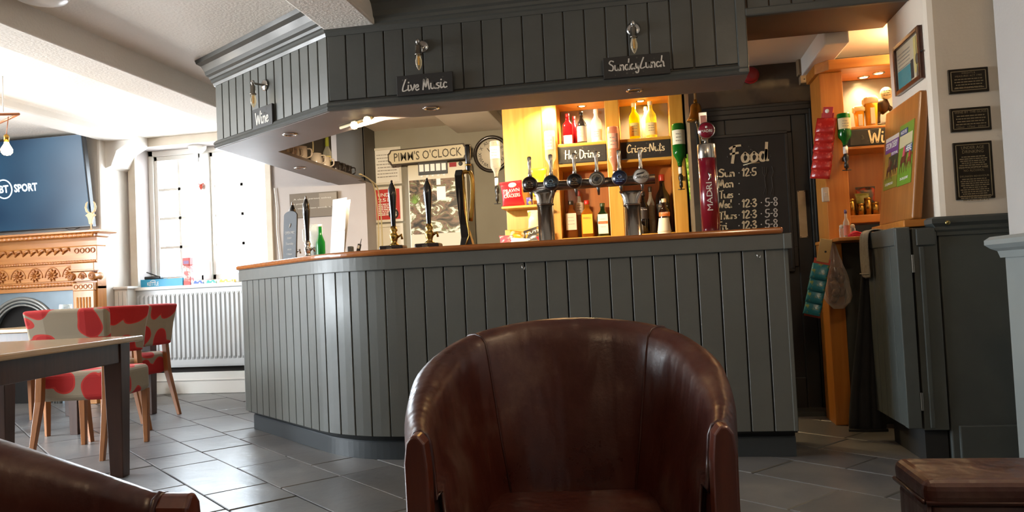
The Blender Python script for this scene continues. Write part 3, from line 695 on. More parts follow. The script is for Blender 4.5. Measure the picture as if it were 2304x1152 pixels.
# leaf scroll band between the ring groups
n = 40; xs0, xs1 = FXL + .27, FXR - .27
bm = nb()
for k in range(13):
    cx = xs0 + (xs1 - xs0) * (k + .5) / 13
    add_tube(bm, [(cx - .04, 6.33, 1.36), (cx - .01, 6.316, 1.395), (cx + .025, 6.32, 1.41), (cx + .04, 6.33, 1.385)], [.006, .015, .012, .004], 6)
obj('leaf_scroll', bm, M_carve, fire, world=True, smooth=True, kind='stuff')
for side in (1, -1):
    xr = FC + side * (FXR - FC); xl = xr - side * .235; a, b = min(xl, xr), max(xl, xr)
    fb('jamb', a - .02, b, 6.33, 6.448, 0, 1.06, M_oakv); fb('pilaster_block', a, b, 6.285, 6.34, 1.20, 1.27); fb('pilaster_cap', a - .012, b + .012, 6.272, 6.34, 1.195, 1.21)
    fb('neck', a + .01, b - .01, 6.29, 6.34, 1.02, 1.09)
    for k in range(4): small_ring(a + .045 + k * .048, 1.055, .018, 6.288)
    fb('pilaster', a + .015, b - .015, 6.295, 6.34, .02, 1.02, M_oakv); fb('pilaster_foot', a, b, 6.28, 6.34, .0, .14)
    for k in range(5):
        cx = a + .055 + k * .031; bm = nb(); add_tube(bm, [(cx, 6.294, .2), (cx, 6.294, .96)], .009, 8); obj('reed', bm, M_oakv, fire, world=True, smooth=True)
    for cx in (a + .01, b - .012):   # scrolls of the capital, rolled front to back
        bm = nb(); add_lathe(bm, [(.036, 0), (.036, .01), (.030, .03), (.030, .075), (.037, .09), (.037, .11)], 18, Matrix.Translation((cx, 6.268, 1.148)) @ Matrix.Rotation(-PI / 2, 4, 'X')); obj('volute', bm, M_oak, fire, world=True, smooth=True)
        sp = [(cx + (.031 - .0011 * t) * math.cos(t * .62) * 1, 6.264, 1.148 + (.031 - .0011 * t) * math.sin(t * .62)) for t in range(24)]
        tube('volute_scroll', sp, .0045, M_carve, fire, seg=6, world=True)
    fb('capital', a + .02, b - .02, 6.285, 6.34, 1.105, 1.19); roundel((a + b) / 2, 1.147, .035, 7, 6.284)
bm = nb()   # iron insert with arched opening
xi0, xi1 = FXL + .24, FXR - .24; R = .33; cz = .60
outer = [(xi0, 1.065), (xi1, 1.065), (xi1, 0), (FC + R, 0), (FC + R, cz)] + [(FC + R * math.cos(PI * t / 20), cz + R * math.sin(PI * t / 20)) for t in range(1, 20)] + [(FC - R, cz), (FC - R, 0), (xi0, 0)]
vsf = [bm.verts.new((x, 6.36, z)) for x, z in outer]; bm.faces.new(vsf)
ex = bmesh.ops.extrude_face_region(bm, geom=bm.faces[:]); bmesh.ops.translate(bm, verts=[g for g in ex['geom'] if isinstance(g, bmesh.types.BMVert)], vec=(0, .06, 0)); bmesh.ops.recalc_face_normals(bm, faces=bm.faces[:])
obj('iron_insert', bm, M_iron, fire, world=True)
for r, rr in ((.345, .012), (.375, .016), (.315, .01)):
    tube('arch_ring', [(FC + r, 6.352, 0)] + [(FC + r * math.cos(PI * t / 28), 6.352, cz + r * math.sin(PI * t / 28)) for t in range(29)] + [(FC - r, 6.352, 0)], rr, M_ring, fire, seg=8, world=True)
fb('firebox', FC - .36, FC + .36, 6.42, 6.447, 0, .95, M_soot)

# ---- television
M_tvb = mat('black_tv_case', '#101114', .3)
m, nt, b = _new('tv_screen')   # lit screen picture: deep blue, paler towards one side
tc = nt.nodes.new('ShaderNodeTexCoord'); gr = nt.nodes.new('ShaderNodeTexNoise'); gr.inputs['Scale'].default_value = 1.6; gr.inputs['Detail'].default_value = 1
rp = nt.nodes.new('ShaderNodeValToRGB'); rp.color_ramp.elements[0].color = rgb('#16466f'); rp.color_ramp.elements[1].color = rgb('#4b86ad'); rp.color_ramp.elements[0].position = .3; rp.color_ramp.elements[1].position = .75
nt.links.new(tc.outputs['Object'], gr.inputs['Vector']); nt.links.new(gr.outputs['Fac'], rp.inputs['Fac']); nt.links.new(rp.outputs['Color'], b.inputs['Emission Color'])
b.inputs['Emission Strength'].default_value = .5; b.inputs['Base Color'].default_value = rgb('#05070c'); b.inputs['Roughness'].default_value = .3; b.inputs['Specular IOR Level'].default_value = .25
tvw, tvh = 1.43, .845
tv = thing('television', 'large flat television with blue screen tilted above the mantel', 'television', (-4.985 - tvw / 2, 6.36, 1.60)); tv.rotation_euler = (math.radians(7), 0, 0)
box('case', -tvw / 2, tvw / 2, -.02, .035, 0, tvh, M_tvb, tv, bevel=.006)
box('screen', -tvw / 2 + .01, tvw / 2 - .01, -.024, -.0205, .014, tvh - .01, MATS['tv_screen'], tv, bevel=0)
M_logo = glow('screen_white', '#dff0fb', 1.1)
print_text('screen_lettering', 'SPORT', M_logo, tv, (tvw / 2 - .635, -.026, .40), width=.245, height=.075, bold=.03)
print_text('screen_lettering', 'BT', M_logo, tv, (tvw / 2 - .865, -.026, .40), width=.10, height=.07, bold=.03)
tube('screen_ring', [(tvw / 2 - .865 + .085 * math.cos(q * PI / 16), -.026, .40 + .085 * math.sin(q * PI / 16)) for q in range(32)], .006, M_logo, tv, seg=6, closed=True)
tube('cable', [(.42, .0, .0), (.47, -.012, -.014), (.52, -.012, -.016), (.57, .0, 0)], .003, M_tvb, tv, seg=6)
box('wall_bracket', -.15, .15, .03, .06, .25, .6, M_tvb, tv)

# ---- cream stag-head ornament on the mantel
M_bone = mat('cream_painted_wood', '#cdb58c', .6)
p = at(205, 512, 6.29); st = thing('stag_ornament', 'cream cut-out stag head ornament on a peg on the mantel', 'ornament', (p.x, 6.29, 1.56))
lathe('foot', [(.022, 0), (.022, .01), (.006, .014)], M_bone, st, seg=14); tube('peg', [(0, 0, .01), (0, 0, .09)], .006, M_bone, st)
bm = nb(); add_prism(bm, [(0, .05), (.014, .06), (.02, .1), (.032, .125), (.05, .135), (.03, .15), (.012, .16), (-.012, .16), (-.03, .15), (-.05, .135), (-.032, .125), (-.02, .1), (-.014, .06)], -.012, .012, Matrix.Rotation(PI / 2, 4, 'X')); obj('head', bm, M_bone, st, bevel=.003)
for s in (-1, 1): tube('antler', [(s * .012, 0, .155), (s * .04, 0, .175), (s * .05, 0, .21), (s * .042, 0, .245), (s * .03, 0, .262)], [.008, .01, .009, .007, .003], M_bone, st)

# ---- pendant lamp with wooden bar and glowing bulb
M_warm = glow('lit_bulb_glow', '#ffd28a', 30.0)
M_copper = mat('copper_pipe', '#a56b4a', .4, .6)
p = at(15, 330, 4.6); pen = thing('pendant_lamp', 'hanging pendant of copper pipe with a bare glowing bulb', 'lamp', (p.x, 4.6, CEIL))
zb = p.z - CEIL
tube('hanger', [(-.02, 0, 0), (-.02, 0, zb + .24)], .004, mat('white_flex', '#e0ddd6', .5), pen, seg=6)
tube('pipe_bar', [(-.35, .25, zb + .215), (.10, 0, zb + .215)], .009, M_copper, pen); tube('pipe_bar', [(-.35, -.2, zb + .2), (.10, 0, zb + .215)], .009, M_copper, pen)
tube('bulb_flex', [(0, .02, zb + .21), (0, .0, zb + .08)], .003, M_copper, pen, seg=6); lathe('bulb_holder', [(.012, .035), (.016, .03), (.016, .075), (.008, .085)], mat('brass_holder', '#a8813a', .35, 1), pen, seg=14, loc=(0, 0, zb))
lathe('bulb', [(.013, .035), (.016, .02), (.036, -.018), (.034, -.04), (.02, -.056), (.002, -.06)], M_warm, pen, seg=16, loc=(0, 0, zb))
l = bpy.data.lights.new('bulb_light', 'POINT'); l.energy = 8; l.color = (1, .74, .42); l.shadow_soft_size = .04; lo_ = bpy.data.objects.new('bulb_light', l); COL.objects.link(lo_); lo_.parent = pen; lo_.location = (0, -.0, zb - .11)

# ---- glass ceiling light at the top left corner
p = on_floor(92, -6, 2.44); cl = thing('ceiling_light', 'flush round glass ceiling light in the top left corner', 'ceiling light', (p.x, p.y, CEIL))
lathe('base', [(.12, 0), (.12, -.012), (.1, -.02)], M_gloss, cl, seg=24); lathe('glass_dish', [(.125, -.012), (.13, -.02), (.115, -.04), (.07, -.055), (.002, -.06)], glass('frosted_dish', '#f3f0ea', .3, .5), cl, seg=28)
tube('clip', [(.128, 0, -.012), (.137, 0, -.024), (.122, 0, -.034)], .006, M_chrome, cl)

# ---- assumed ceiling lamps, out of view, added to warm the plaque wall, chair and counter
for x_, y_, lab in ((.72, 1.55, 'assumed unseen round warm ceiling lamp over the seats by the right wall'), (-1.3, -.6, 'assumed unseen round warm ceiling lamp of the seating area behind the viewer')):
    t = thing('assumed_ceiling_lamp', lab, 'ceiling light', (x_, y_, CEIL)); lathe('base', [(.1, 0), (.1, -.02), (.06, -.03)], M_gloss, t, seg=24)
    lathe('shade', [(.06, -.028), (.09, -.05), (.1, -.08), (.07, -.11), (.002, -.12)], glow('assumed_shade_glow', '#ffcf8f', 6.0), t, seg=24)
    l = bpy.data.lights.new('lamp_light', 'POINT'); l.energy = 20; l.color = (1, .74, .48); l.shadow_soft_size = .09; o = bpy.data.objects.new('lamp_light', l); COL.objects.link(o); o.parent = t; o.location = (0, 0, -.24)
# ---- things on the sill
M_blue = mat('turquoise_box_card', '#1f93bd', .45)
ky = 6.77
a, b2 = at(317, 648, ky), at(411, 640, ky)
bx = thing('crisp_box', 'turquoise cardboard box printed Kettle on the radiator shelf', 'box', ((a.x + b2.x) / 2, ky + .06, 1.018)); wbx = (b2.x - a.x) / 2
bm = nb()
for x0_, x1_, y0_, y1_, z0_, z1_ in ((-wbx, wbx, -.06, -.057, 0, .085), (-wbx, wbx, .057, .06, 0, .085), (-wbx, -wbx + .003, -.057, .057, 0, .085), (wbx - .003, wbx, -.057, .057, 0, .085), (-wbx, wbx, -.06, .06, 0, .003)): add_box(bm, x0_, x1_, y0_, y1_, z0_, z1_)
obj('carton', bm, M_blue, bx); print_text('lettering', 'KETTLE', M_gloss, bx, (-.09, -.0612, .042), width=.12, height=.035, bold=.01)
tube('swoosh', smooth_line([(-.12, -.0612, .064), (-.09, -.0612, .076), (-.06, -.0612, .066)], 4), .003, M_gloss, bx, seg=4)
p = at(345, 627, ky + .05); t = thing('card_reader', 'flat dark device with a stub aerial lying on the turquoise box', 'device', (p.x, ky + .06, 1.104)); box('case', -.085, .085, -.03, .03, 0, .03, M_black, t, bevel=.008)
tube('aerial', [(.05, 0, .025), (-.02, 0, .05), (-.075, 0, .07)], .006, M_black, t)
p = at(388, 638, ky + .03); t = thing('paper_bag', 'small brown paper packet lying in the turquoise box', 'packet', (p.x, ky + .07, 1.09)); box('body', -.07, .07, -.03, .03, 0, .02, mat('kraft_paper', '#b58a5a', .7), t, bevel=.008)
p = at(421, 640, ky); t = thing('snack_tube', 'tall red and pink patterned tube standing on the sill', 'snack packet', (p.x, ky + .03, 1.018))
M_pink = mat('pink_print', '#c0645f', .5, c2='#d9cdc4', scale=22, lo=.45, hi=.55); box('body', -.036, .036, -.03, .03, 0, .20, M_pink, t, bevel=.006); box('top_panel', -.04, .034, -.032, .03, .20, .275, mat('red_print', '#b8423c', .5), t, bevel=.006)
quad('title', -.03, .026, .215, .245, mat('purple_print', '#7d5a8a', .5), t, -.0325); box('foot', -.037, .037, -.031, .031, 0, .05, MATS['red_print'], t, bevel=.004)
cols = ('#3d5fb0', '#2aa39a', '#d9b84a', '#3d7fb0', '#c9c6bd')
p0, p1 = at(430, 640, ky), at(517, 634, ky)
for k in range(3):
    xa = p0.x + (p1.x - p0.x) * k / 3; xb = p0.x + (p1.x - p0.x) * (k + 1) / 3 - .006
    t = thing('board_game', ('flat blue and white games box beside the pink snack tube', 'flat teal and white games box in the middle of the sill row', 'flat yellow games box at the end nearest the bar')[k], 'game box', ((xa + xb) / 2, ky + .06, 1.018), group='flat games boxes on the sill')
    w2 = (xb - xa) / 2; box('base', -w2, w2, -.06, .06, 0, .03, M_gloss, t, bevel=.003); box('lid', -w2 - .001, w2 + .001, -.062, .062, .022, .05, mat('games_box_lid_%d' % k, cols[k], .5, c2='#dad7cf', scale=30, lo=.5, hi=.56), t, bevel=.003)
p = at(452, 420, 6.98); t = thing('sun_catcher', 'little red hanging ornament against the window pane', 'ornament', (p.x, 6.98, p.z)); lathe('bead', [(.002, .03), (.016, .012), (.02, 0), (.01, -.02), (.002, -.03)], mat('red_glass', '#b84a38', .2), t, seg=12)
for s in (-1, 1): tube('petal', [(0, 0, .01), (s * .025, 0, .03), (s * .04, 0, .01)], [.003, .006, .002], MATS['red_glass'], t)
tube('thread', [(0, 0, .03), (0, 0, WZ1 - .06 - p.z)], .0012, M_gloss, t, seg=4)
p = at(444, 328, 6.93); t = thing('blind_fitting', 'white rounded fitting with a pull cord under the window head', 'fitting', (p.x, 6.93, WZ1))
lathe('cover', [(.001, -.075), (.05, -.07), (.08, -.045), (.09, -.02), (.09, 0)], M_gloss, t, seg=20, sy=.7); tube('cord', [(.02, -.02, -.06), (.02, -.02, -.16)], .002, M_black, t, seg=5)

# ---- dining tables
M_tt = wood('table_top_wood', '#a98a66', '#c2a37c', 0.2, axis=1, scale=2, coat=.4)
M_tl = wood('dark_table_wood', '#3d2418', '#4a2d1e', 0.4, axis=2, scale=3)
def table(loc, rotz, w, d, h, label, leg=.075):
    t = thing('dining_table', label, 'table', loc, rotz, 'wooden dining tables')
    box('table_top', -w / 2, w / 2, -d / 2, d / 2, h - .028, h, M_tt, t, bevel=.008)
    e = .05; hh = leg
    for sx in (-1, 1):
        for sy in (-1, 1):
            cx, cy = sx * (w / 2 - e - hh / 2), sy * (d / 2 - e - hh / 2); bm = nb()
            add_grid(bm, [[(cx + a * q, cy + b * q, z) for a, b in ((-1, -1), (1, -1), (1, 1), (-1, 1))] for q, z in ((hh * .36, 0), (hh * .5, h - .03))], True); bm.faces.new([v for v in bm.verts][:4][::-1])
            obj('leg', bm, M_tl, t, bevel=.003)
    for s in (-1, 1):
        box('apron', -w / 2 + e + hh, w / 2 - e - hh, s * (d / 2 - e - .02) - .012, s * (d / 2 - e - .02) + .012, h - .13, h - .028, M_tl, t)
        box('apron', s * (w / 2 - e - .02) - .012, s * (w / 2 - e - .02) + .012, -d / 2 + e + hh, d / 2 - e - hh, h - .13, h - .028, M_tl, t)
    return t
TR = math.radians(9)
ca, sa = math.cos(TR), math.sin(TR)
tw_, td_ = .8, 1.32
fr = Vector((-2.66, 3.75)); ctr = fr - Vector((ca, sa)) * tw_ / 2 - Vector((-sa, ca)) * td_ / 2
table((ctr.x, ctr.y, 0), TR, tw_, td_, .715, 'nearer pale-topped dining table with dark square legs', .095)
table((-4.32, 5.24, 0), 0, .9, 1.0, .745, 'farther dining table by the fireplace with glasses on it', .085)
# ---- patterned chairs
m, nt, b = _new('poppy_fabric'); N, L = nt.nodes, nt.links
tc = N.new('ShaderNodeTexCoord'); nz = N.new('ShaderNodeTexNoise'); nz.inputs['Scale'].default_value = 3.2; nz.inputs['Detail'].default_value = 1
oi = N.new('ShaderNodeObjectInfo'); ad = N.new('ShaderNodeVectorMath'); ad.operation = 'ADD'; L.new(tc.outputs['Object'], ad.inputs[0]); L.new(oi.outputs['Random'], ad.inputs[1])
vo = N.new('ShaderNodeTexVoronoi'); vo.feature = 'SMOOTH_F1'; vo.inputs['Scale'].default_value = 6.5; vo.inputs['Smoothness'].default_value = .15
mxv = N.new('ShaderNodeMix'); mxv.data_type = 'VECTOR'; mxv.inputs['Factor'].default_value = .16
L.new(ad.outputs[0], nz.inputs['Vector']); L.new(ad.outputs[0], mxv.inputs[4]); L.new(nz.outputs['Color'], mxv.inputs[5]); L.new(mxv.outputs[1], vo.inputs['Vector'])
rp = N.new('ShaderNodeValToRGB'); rp.color_ramp.interpolation = 'CONSTANT'; rp.color_ramp.elements[0].color = rgb('#b3221f'); rp.color_ramp.elements[1].color = rgb('#9c8d77'); rp.color_ramp.elements[1].position = .50
e3 = rp.color_ramp.elements.new(.46); e3.color = rgb('#c7372d')
L.new(vo.outputs['Distance'], rp.inputs['Fac']); L.new(rp.outputs['Color'], b.inputs['Base Color']); b.inputs['Roughness'].default_value = .9
fine = N.new('ShaderNodeTexNoise'); fine.inputs['Scale'].default_value = 250; bp = N.new('ShaderNodeBump'); bp.inputs['Strength'].default_value = .25; bp.inputs['Distance'].default_value = .002
L.new(tc.outputs['Object'], fine.inputs['Vector']); L.new(fine.outputs['Fac'], bp.inputs['Height']); L.new(bp.outputs['Normal'], b.inputs['Normal'])
M_fab = MATS['poppy_fabric']; M_leg = wood('beech_leg', '#8a5328', '#9c6232', .4, axis=2, scale=3)
def dining_chair(loc, rotz, label):
    t = thing('dining_chair', label, 'chair', loc, rotz, 'red poppy-print dining chairs')
    bm = nb(); add_box(bm, -.225, .225, -.24, .215, .33, .50); obj('seat', bm, M_fab, t, bevel=.035, seg=4)
    rows = []
    for z, y, hw in ((.555, .215, .215), (.60, .219, .225), (.72, .235, .232), (.83, .258, .242), (.868, .268, .245)):
        rows.append([(-hw, y, z), (-hw * .5, y + .014, z + (.006 if z > .86 else 0)), (hw * .5, y + .014, z + (.006 if z > .86 else 0)), (hw, y, z), (hw, y + .055, z), (hw * .5, y + .066, z), (-hw * .5, y + .066, z), (-hw, y + .055, z)])
    bm = nb(); V = add_grid(bm, rows, True); bm.faces.new(V[0]); bm.faces.new(list(reversed(V[-1]))); bmesh.ops.recalc_face_normals(bm, faces=bm.faces[:]); obj('backrest', bm, M_fab, t, bevel=.018, seg=3)
    for s in (-1, 1):
        bm = nb(); add_grid(bm, [[(s * x + a * q, y + c * q, z) for a, c in ((-1, -1), (1, -1), (1, 1), (-1, 1))] for x, y, z, q in ((.205, .33, 0, .013), (.195, .245, .34, .02), (.19, .232, .58, .019), (.19, .25, .66, .015))], True)
        bm.faces.new(list(bm.verts)[:4][::-1]); obj('leg', bm, M_leg, t, bevel=.003)
        bm = nb(); add_grid(bm, [[(s * .2 + a * q, -.215 + c * q, z) for a, c in ((-1, -1), (1, -1), (1, 1), (-1, 1))] for z, q in ((0, .014), (.34, .021))], True); bm.faces.new(list(bm.verts)[:4][::-1]); obj('leg', bm, M_leg, t, bevel=.003)
    return t
c1 = dining_chair((-3.38, 4.29, 0), PI + .17, 'poppy-print dining chair with its back to the nearer table')
def chair_copy(loc, rz, label):
    r = dup(c1, loc, rz, label); return r
chair_copy((-3.86, 4.87, 0), math.radians(-112), 'poppy-print dining chair at the farther table corner nearest the nearer table')
chair_copy((-4.03, 5.42, 0), math.radians(-93), 'poppy-print dining chair nearest the radiator')
chair_copy((-5.12, 5.30, 0), math.radians(80), 'poppy-print dining chair in front of the fireplace at the left edge')
# glasses on the farther table
M_clear = glass('clear_glass', '#f4f8f8', .03, .06)
for px, sc, lab, up in ((148, 1.0, 'tall empty pint glass on the farther table', 1), (222, .62, 'short upturned tumbler on the farther table', -1)):
    p = at(px, 700, 5.0); t = thing('drinking_glass', lab, 'glass', (p.x, 5.0, .745), group='glasses on the farther table')
    pr = [(.028, .0), (.031, .008), (.03, .05), (.036, .1), (.043, .125), (.041, .155), (.0395, .155), (.041, .125), (.034, .1), (.028, .05), (.027, .01)]
    pr = [(r, z * sc) for r, z in pr]
    if up < 0: pr = [(r, .155 * sc - z) for r, z in pr]
    lathe('glass_body', pr, M_clear, t, seg=20, cap=False); lathe('glass_foot', [(.001, .155 * sc - .012 if up < 0 else .002), (.028, .155 * sc - .012 if up < 0 else .002), (.028, .155 * sc - .004 if up < 0 else .010), (.001, .155 * sc - .004 if up < 0 else .010)], M_clear, t, seg=16, cap=False)
p = on_floor(329, 896); t = thing('parcel', 'small cardboard parcel with red print on the floor under the window', 'box', (p.x, p.y, 0)); box('carton', -.07, .07, -.05, .05, 0, .17, mat('card_brown', '#b79a7e', .7), t); quad('red_band', -.07, .0, .07, .085, mat('red_label', '#b5302c', .6), t, -.0505); quad('white_panel', -.07, .0, .09, .15, M_gloss, t, -.0505)

# ================================================================== LEATHER SEATS IN FRONT
m, nt, b = _new('worn_brown_leather'); N, L = nt.nodes, nt.links
tc = N.new('ShaderNodeTexCoord'); n1 = N.new('ShaderNodeTexNoise'); n1.inputs['Scale'].default_value = 3.2; n1.inputs['Detail'].default_value = 7; n1.inputs['Roughness'].default_value = .65
L.new(tc.outputs['Object'], n1.inputs['Vector']); rp = N.new('ShaderNodeValToRGB'); E = rp.color_ramp.elements
E[0].position = .38; E[0].color = rgb('#35140e'); E[1].position = .66; E[1].color = rgb('#54392e'); e3 = E.new(.52); e3.color = rgb('#401b12')
L.new(n1.outputs['Fac'], rp.inputs['Fac']); L.new(rp.outputs['Color'], b.inputs['Base Color'])
mr = N.new('ShaderNodeMapRange'); mr.inputs['From Min'].default_value = .35; mr.inputs['From Max'].default_value = .7; mr.inputs['To Min'].default_value = .25; mr.inputs['To Max'].default_value = .5; L.new(n1.outputs['Fac'], mr.inputs['Value']); L.new(mr.outputs['Result'], b.inputs['Roughness'])
mp = N.new('ShaderNodeMapping'); mp.inputs['Scale'].default_value = (9, 9, 1.6); L.new(tc.outputs['Object'], mp.inputs['Vector'])
n2 = N.new('ShaderNodeTexNoise'); n2.inputs['Scale'].default_value = 1.3; n2.inputs['Detail'].default_value = 2; L.new(mp.outputs['Vector'], n2.inputs['Vector'])
n3 = N.new('ShaderNodeTexNoise'); n3.inputs['Scale'].default_value = 120; L.new(tc.outputs['Object'], n3.inputs['Vector'])
b1 = N.new('ShaderNodeBump'); b1.inputs['Strength'].default_value = .55; b1.inputs['Distance'].default_value = .02; L.new(n2.outputs['Fac'], b1.inputs['Height'])
b2_ = N.new('ShaderNodeBump'); b2_.inputs['Strength'].default_value = .12; b2_.inputs['Distance'].default_value = .003; L.new(n3.outputs['Fac'], b2_.inputs['Height']); L.new(b1.outputs['Normal'], b2_.inputs['Normal']); L.new(b2_.outputs['Normal'], b.inputs['Normal'])
M_lea = MATS['worn_brown_leather']; M_seam = mat('leather_piping', '#3a1a14', .35); M_show = wood('red_brown_arm_wood', '#4a2115', '#5c2b1b', .3, axis=2, scale=4, coat=.4)
def tub_chair(loc, rotz, label):
    t = thing('tub_chair', label, 'armchair', loc, rotz, 'brown leather tub chairs')
    half = [(-.292, -.32, .625), (-.315, -.22, .645), (-.327, -.10, .675), (-.325, .03, .712), (-.295, .15, .75), (-.225, .245, .78), (-.115, .297, .797), (0, .312, .802)]
    full = half + [(-x, y, z) for x, y, z in reversed(half[:-1])]
    full = [(x * .965, y, z - .008) for x, y, z in full]; rim = smooth_line(full, 4); n = len(rim); rows = []
    for i, (x, y, z) in enumerate(rim):
        a, c = rim[max(0, i - 1)], rim[min(n - 1, i + 1)]; d = Vector((c[0] - a[0], c[1] - a[1])).normalized(); o = Vector((-d.y, d.x))
        if o.dot(Vector((x, y + .05))) < 0: o = -o
        row = []; tp = .42 + .58 * min(1, max(0, (y + .32) / .34))
        for off, zz in ((-.0, .13), (.02, .16), (.04, .40), (.05, z - .09), (.05, z - .045), (.04, z - .016), (.02, z - .003), (-.004, z), (-.026, z - .006), (-.042, z - .024), (-.05, z - .06), (-.062, z - .13), (-.085, .5), (-.12, .33), (-.125, .24)):
            off = off * tp
            row.append((x + o.x * off, y + o.y * off, zz))
        rows.append(row)
    bm = nb(); V = add_grid(bm, rows); bm.faces.new(V[0]); bm.faces.new(list(reversed(V[-1]))); bmesh.ops.recalc_face_normals(bm, faces=bm.faces[:])
    sh = obj('upholstered_shell', bm, M_lea, t, smooth=True)
    for i in (4 * 4 + 3, n - 1 - (4 * 4 + 3)):
        tube('seam', [(p_[0], p_[1] - .0, p_[2]) for p_ in rows[i][2:14]], .0035, M_seam, t, seg=6)
    for row, s in ((rows[0], -1), (rows[-1], 1)):
        x, y, z = rim[0] if s < 0 else rim[-1]
        tube('end_piping', [(p_[0], p_[1] - .002, p_[2]) for p_ in rows[0 if s < 0 else -1][1:14]], .006, M_seam, t, seg=6)
        bm = nb(); prof = [(-.02, .02), (.02, .02), (.022, z - .12), (.023, z - .05), (.018, z - .012), (.008, z + .002), (-.006, z + .002), (-.018, z - .014), (-.023, z - .06), (-.024, z - .14)]
        add_prism(bm, [(p_[0] * -s if s < 0 else p_[0], p_[1]) for p_ in prof] if s > 0 else [(-p_[0], p_[1]) for p_ in prof], 0, .05, Matrix.Translation((x, y - .002, 0)) @ Matrix.Rotation(PI / 2, 4, 'X')); obj('arm_facing', bm, M_show, t, bevel=.006, seg=3)
        box('leg', s * .25 - .022, s * .25 + .022, .15, .194, 0, .16, M_show, t)
    bm = nb(); add_box(bm, -.225, .225, -.34, .19, .24, .375); obj('seat_cushion', bm, M_lea, t, bevel=.05, seg=4)
    box('seat_rail', -.24, .24, -.335, -.30, .12, .25, M_lea, t, bevel=.012)
    return t
tc1 = tub_chair((-.203, 1.80, 0), .1, 'worn brown leather tub armchair facing the viewer in the centre')
dup(tc1, (-1.02, .73, 0), math.radians(90), 'brown leather tub armchair cut off in the lower left corner')
st = thing('leather_bench', 'low block-shaped brown leather seat in the lower right corner', 'bench', (.9, 1.84, 0))
box('body', -.37, .5, -.105, .10, .06, .41, M_lea, st, bevel=.025, seg=4); box('seat_pad', -.375, .505, -.112, .106, .395, .452, M_lea, st, bevel=.022, seg=4)
tube('piping', [(-.372, -.108, .405), (.5, -.108, .405)], .005, M_seam, st, seg=6); tube('piping', [(-.374, -.10, .405), (-.374, .1, .405)], .005, M_seam, st, seg=6)
tube('piping', [(-.366, -.104, .40), (-.366, -.104, .08)], .005, M_seam, st, seg=6)
for sx in (-.33, .45):
    for sy in (-.07, .07): lathe('foot', [(.02, 0), (.026, .065)], M_show, st, seg=12, loc=(sx, sy, 0))
# ================================================================== THINGS ON AND BEHIND THE BAR
def at_x(px, py, X):
    d = ray(px, py); return CAM + d * (X / d.x)
TOPZ = 1.106
M_pumpb = mat('black_gloss_handle', '#16110f', .18, coat=.5)
M_dbrown = mat('dark_brown_clamp', '#2a1c16', .35)
M_steel = mat('brushed_steel', '#b9b4ac', .22, 1.0); M_steeld = mat('darkened_steel', '#7d766e', .3, 1.0)
M_gold = mat('gold_trim', '#b8924a', .3, 1.0)
M_paper = mat('white_paper', '#e6e3dc', .7); M_ink = mat('dark_ink', '#2a2827', .7); M_greyink = mat('grey_ink', '#8c8880', .8)
M_redp = mat('red_poster_print', '#b8322c', .6)

def hand_pump(px, Y, top, label, body, scale=1.0, sy=1.0, lean=0.0):
    p = at(px, 550, Y); h = at(px, top, Y).z - TOPZ
    t = thing('hand_pump', label, 'beer pump', (p.x, Y, TOPZ), 0, 'beer hand pumps on the bar')
    box('clamp_base', -.075, .06, -.045, .05, 0, .028, M_dbrown, t, bevel=.008); quad('badge', -.03, .0, .006, .022, M_steel, t, -.046)
    lathe('pump_body', [(.03, .028), (.026, .034), (.016, .042), (.018, .055), (.026, .075), (.022, .09), (.015, .1), (.022, .112), (.018, .12), (.014, .135)], body, t, seg=18)
    tube('spigot', [(.015, 0, .07), (.045, -.005, .085), (.048, -.005, .06)], .007, body, t)
    hh = h - .13
    lathe('handle', [(.012, .13), (.013, .135), (.0145, .13 + hh * .25), (.02, .13 + hh * .5), (.0235, .13 + hh * .68), (.021, .13 + hh * .82), (.009, .13 + hh * .93), (.008, .13 + hh * .94)], M_pumpb, t, seg=18)
    lathe('tip', [(.009, .13 + hh * .935), (.006, .13 + hh * .95), (.006, .13 + hh * .985), (.003, .13 + hh)], body if body is not M_brass else M_pumpb, t, seg=12)
    return t
hand_pump(692, 4.80, 441, 'black and silver hand pump beside the white card', M_chrome)
hand_pump(661, 4.92, 455, 'black and silver hand pump behind the Open Mic board', M_chrome)
hand_pump(887, 4.10, 405, 'black and brass hand pump in front of the red notice', M_brass)
hand_pump(967, 4.08, 400, 'black and brass hand pump in front of the waterfall picture', M_brass)
# open mic board
p = at(653, 572, 4.70); hz = at(653, 474, 4.70).z - TOPZ
t = thing('open_mic_board', 'grey round-topped board lettered Open Mic Thursday on the bar', 'sign', (p.x, 4.70, TOPZ), math.radians(-12)); t.rotation_euler = (math.radians(-5), 0, math.radians(-14))
bm = nb(); w = .053; hh = hz - .03; poly = [(-w, 0), (w, 0), (w, hh)] + [(w * math.cos(q * PI / 10), hh + .03 * math.sin(q * PI / 10)) for q in range(1, 10)] + [(-w, hh)]
add_prism(bm, poly, 0, .012, Matrix.Rotation(PI / 2, 4, 'X')); obj('board', bm, mat('slate_grey_board', '#5d6064', .6, c2='#565a5e', scale=9), t, bevel=.002); box('foot', -.045, .045, -.03, .05, -.002, .008, M_dbrown, t)
for s, z, w_, h_ in (('OPEN MIC', .185, .075, .018), ('EVERY', .15, .034, .011), ('Thursday', .112, .062, .020), ('FROM', .076, .03, .010), ('7.30pm', .045, .042, .015)): print_text('lettering', s, M_chalk, t, (0, -.0135, z), width=w_, height=h_)
tube('emblem', [(-.004, -.013, .218), (.002, -.013, .232), (.006, -.013, .245)], [.002, .004, .002], M_chalk, t, seg=6)
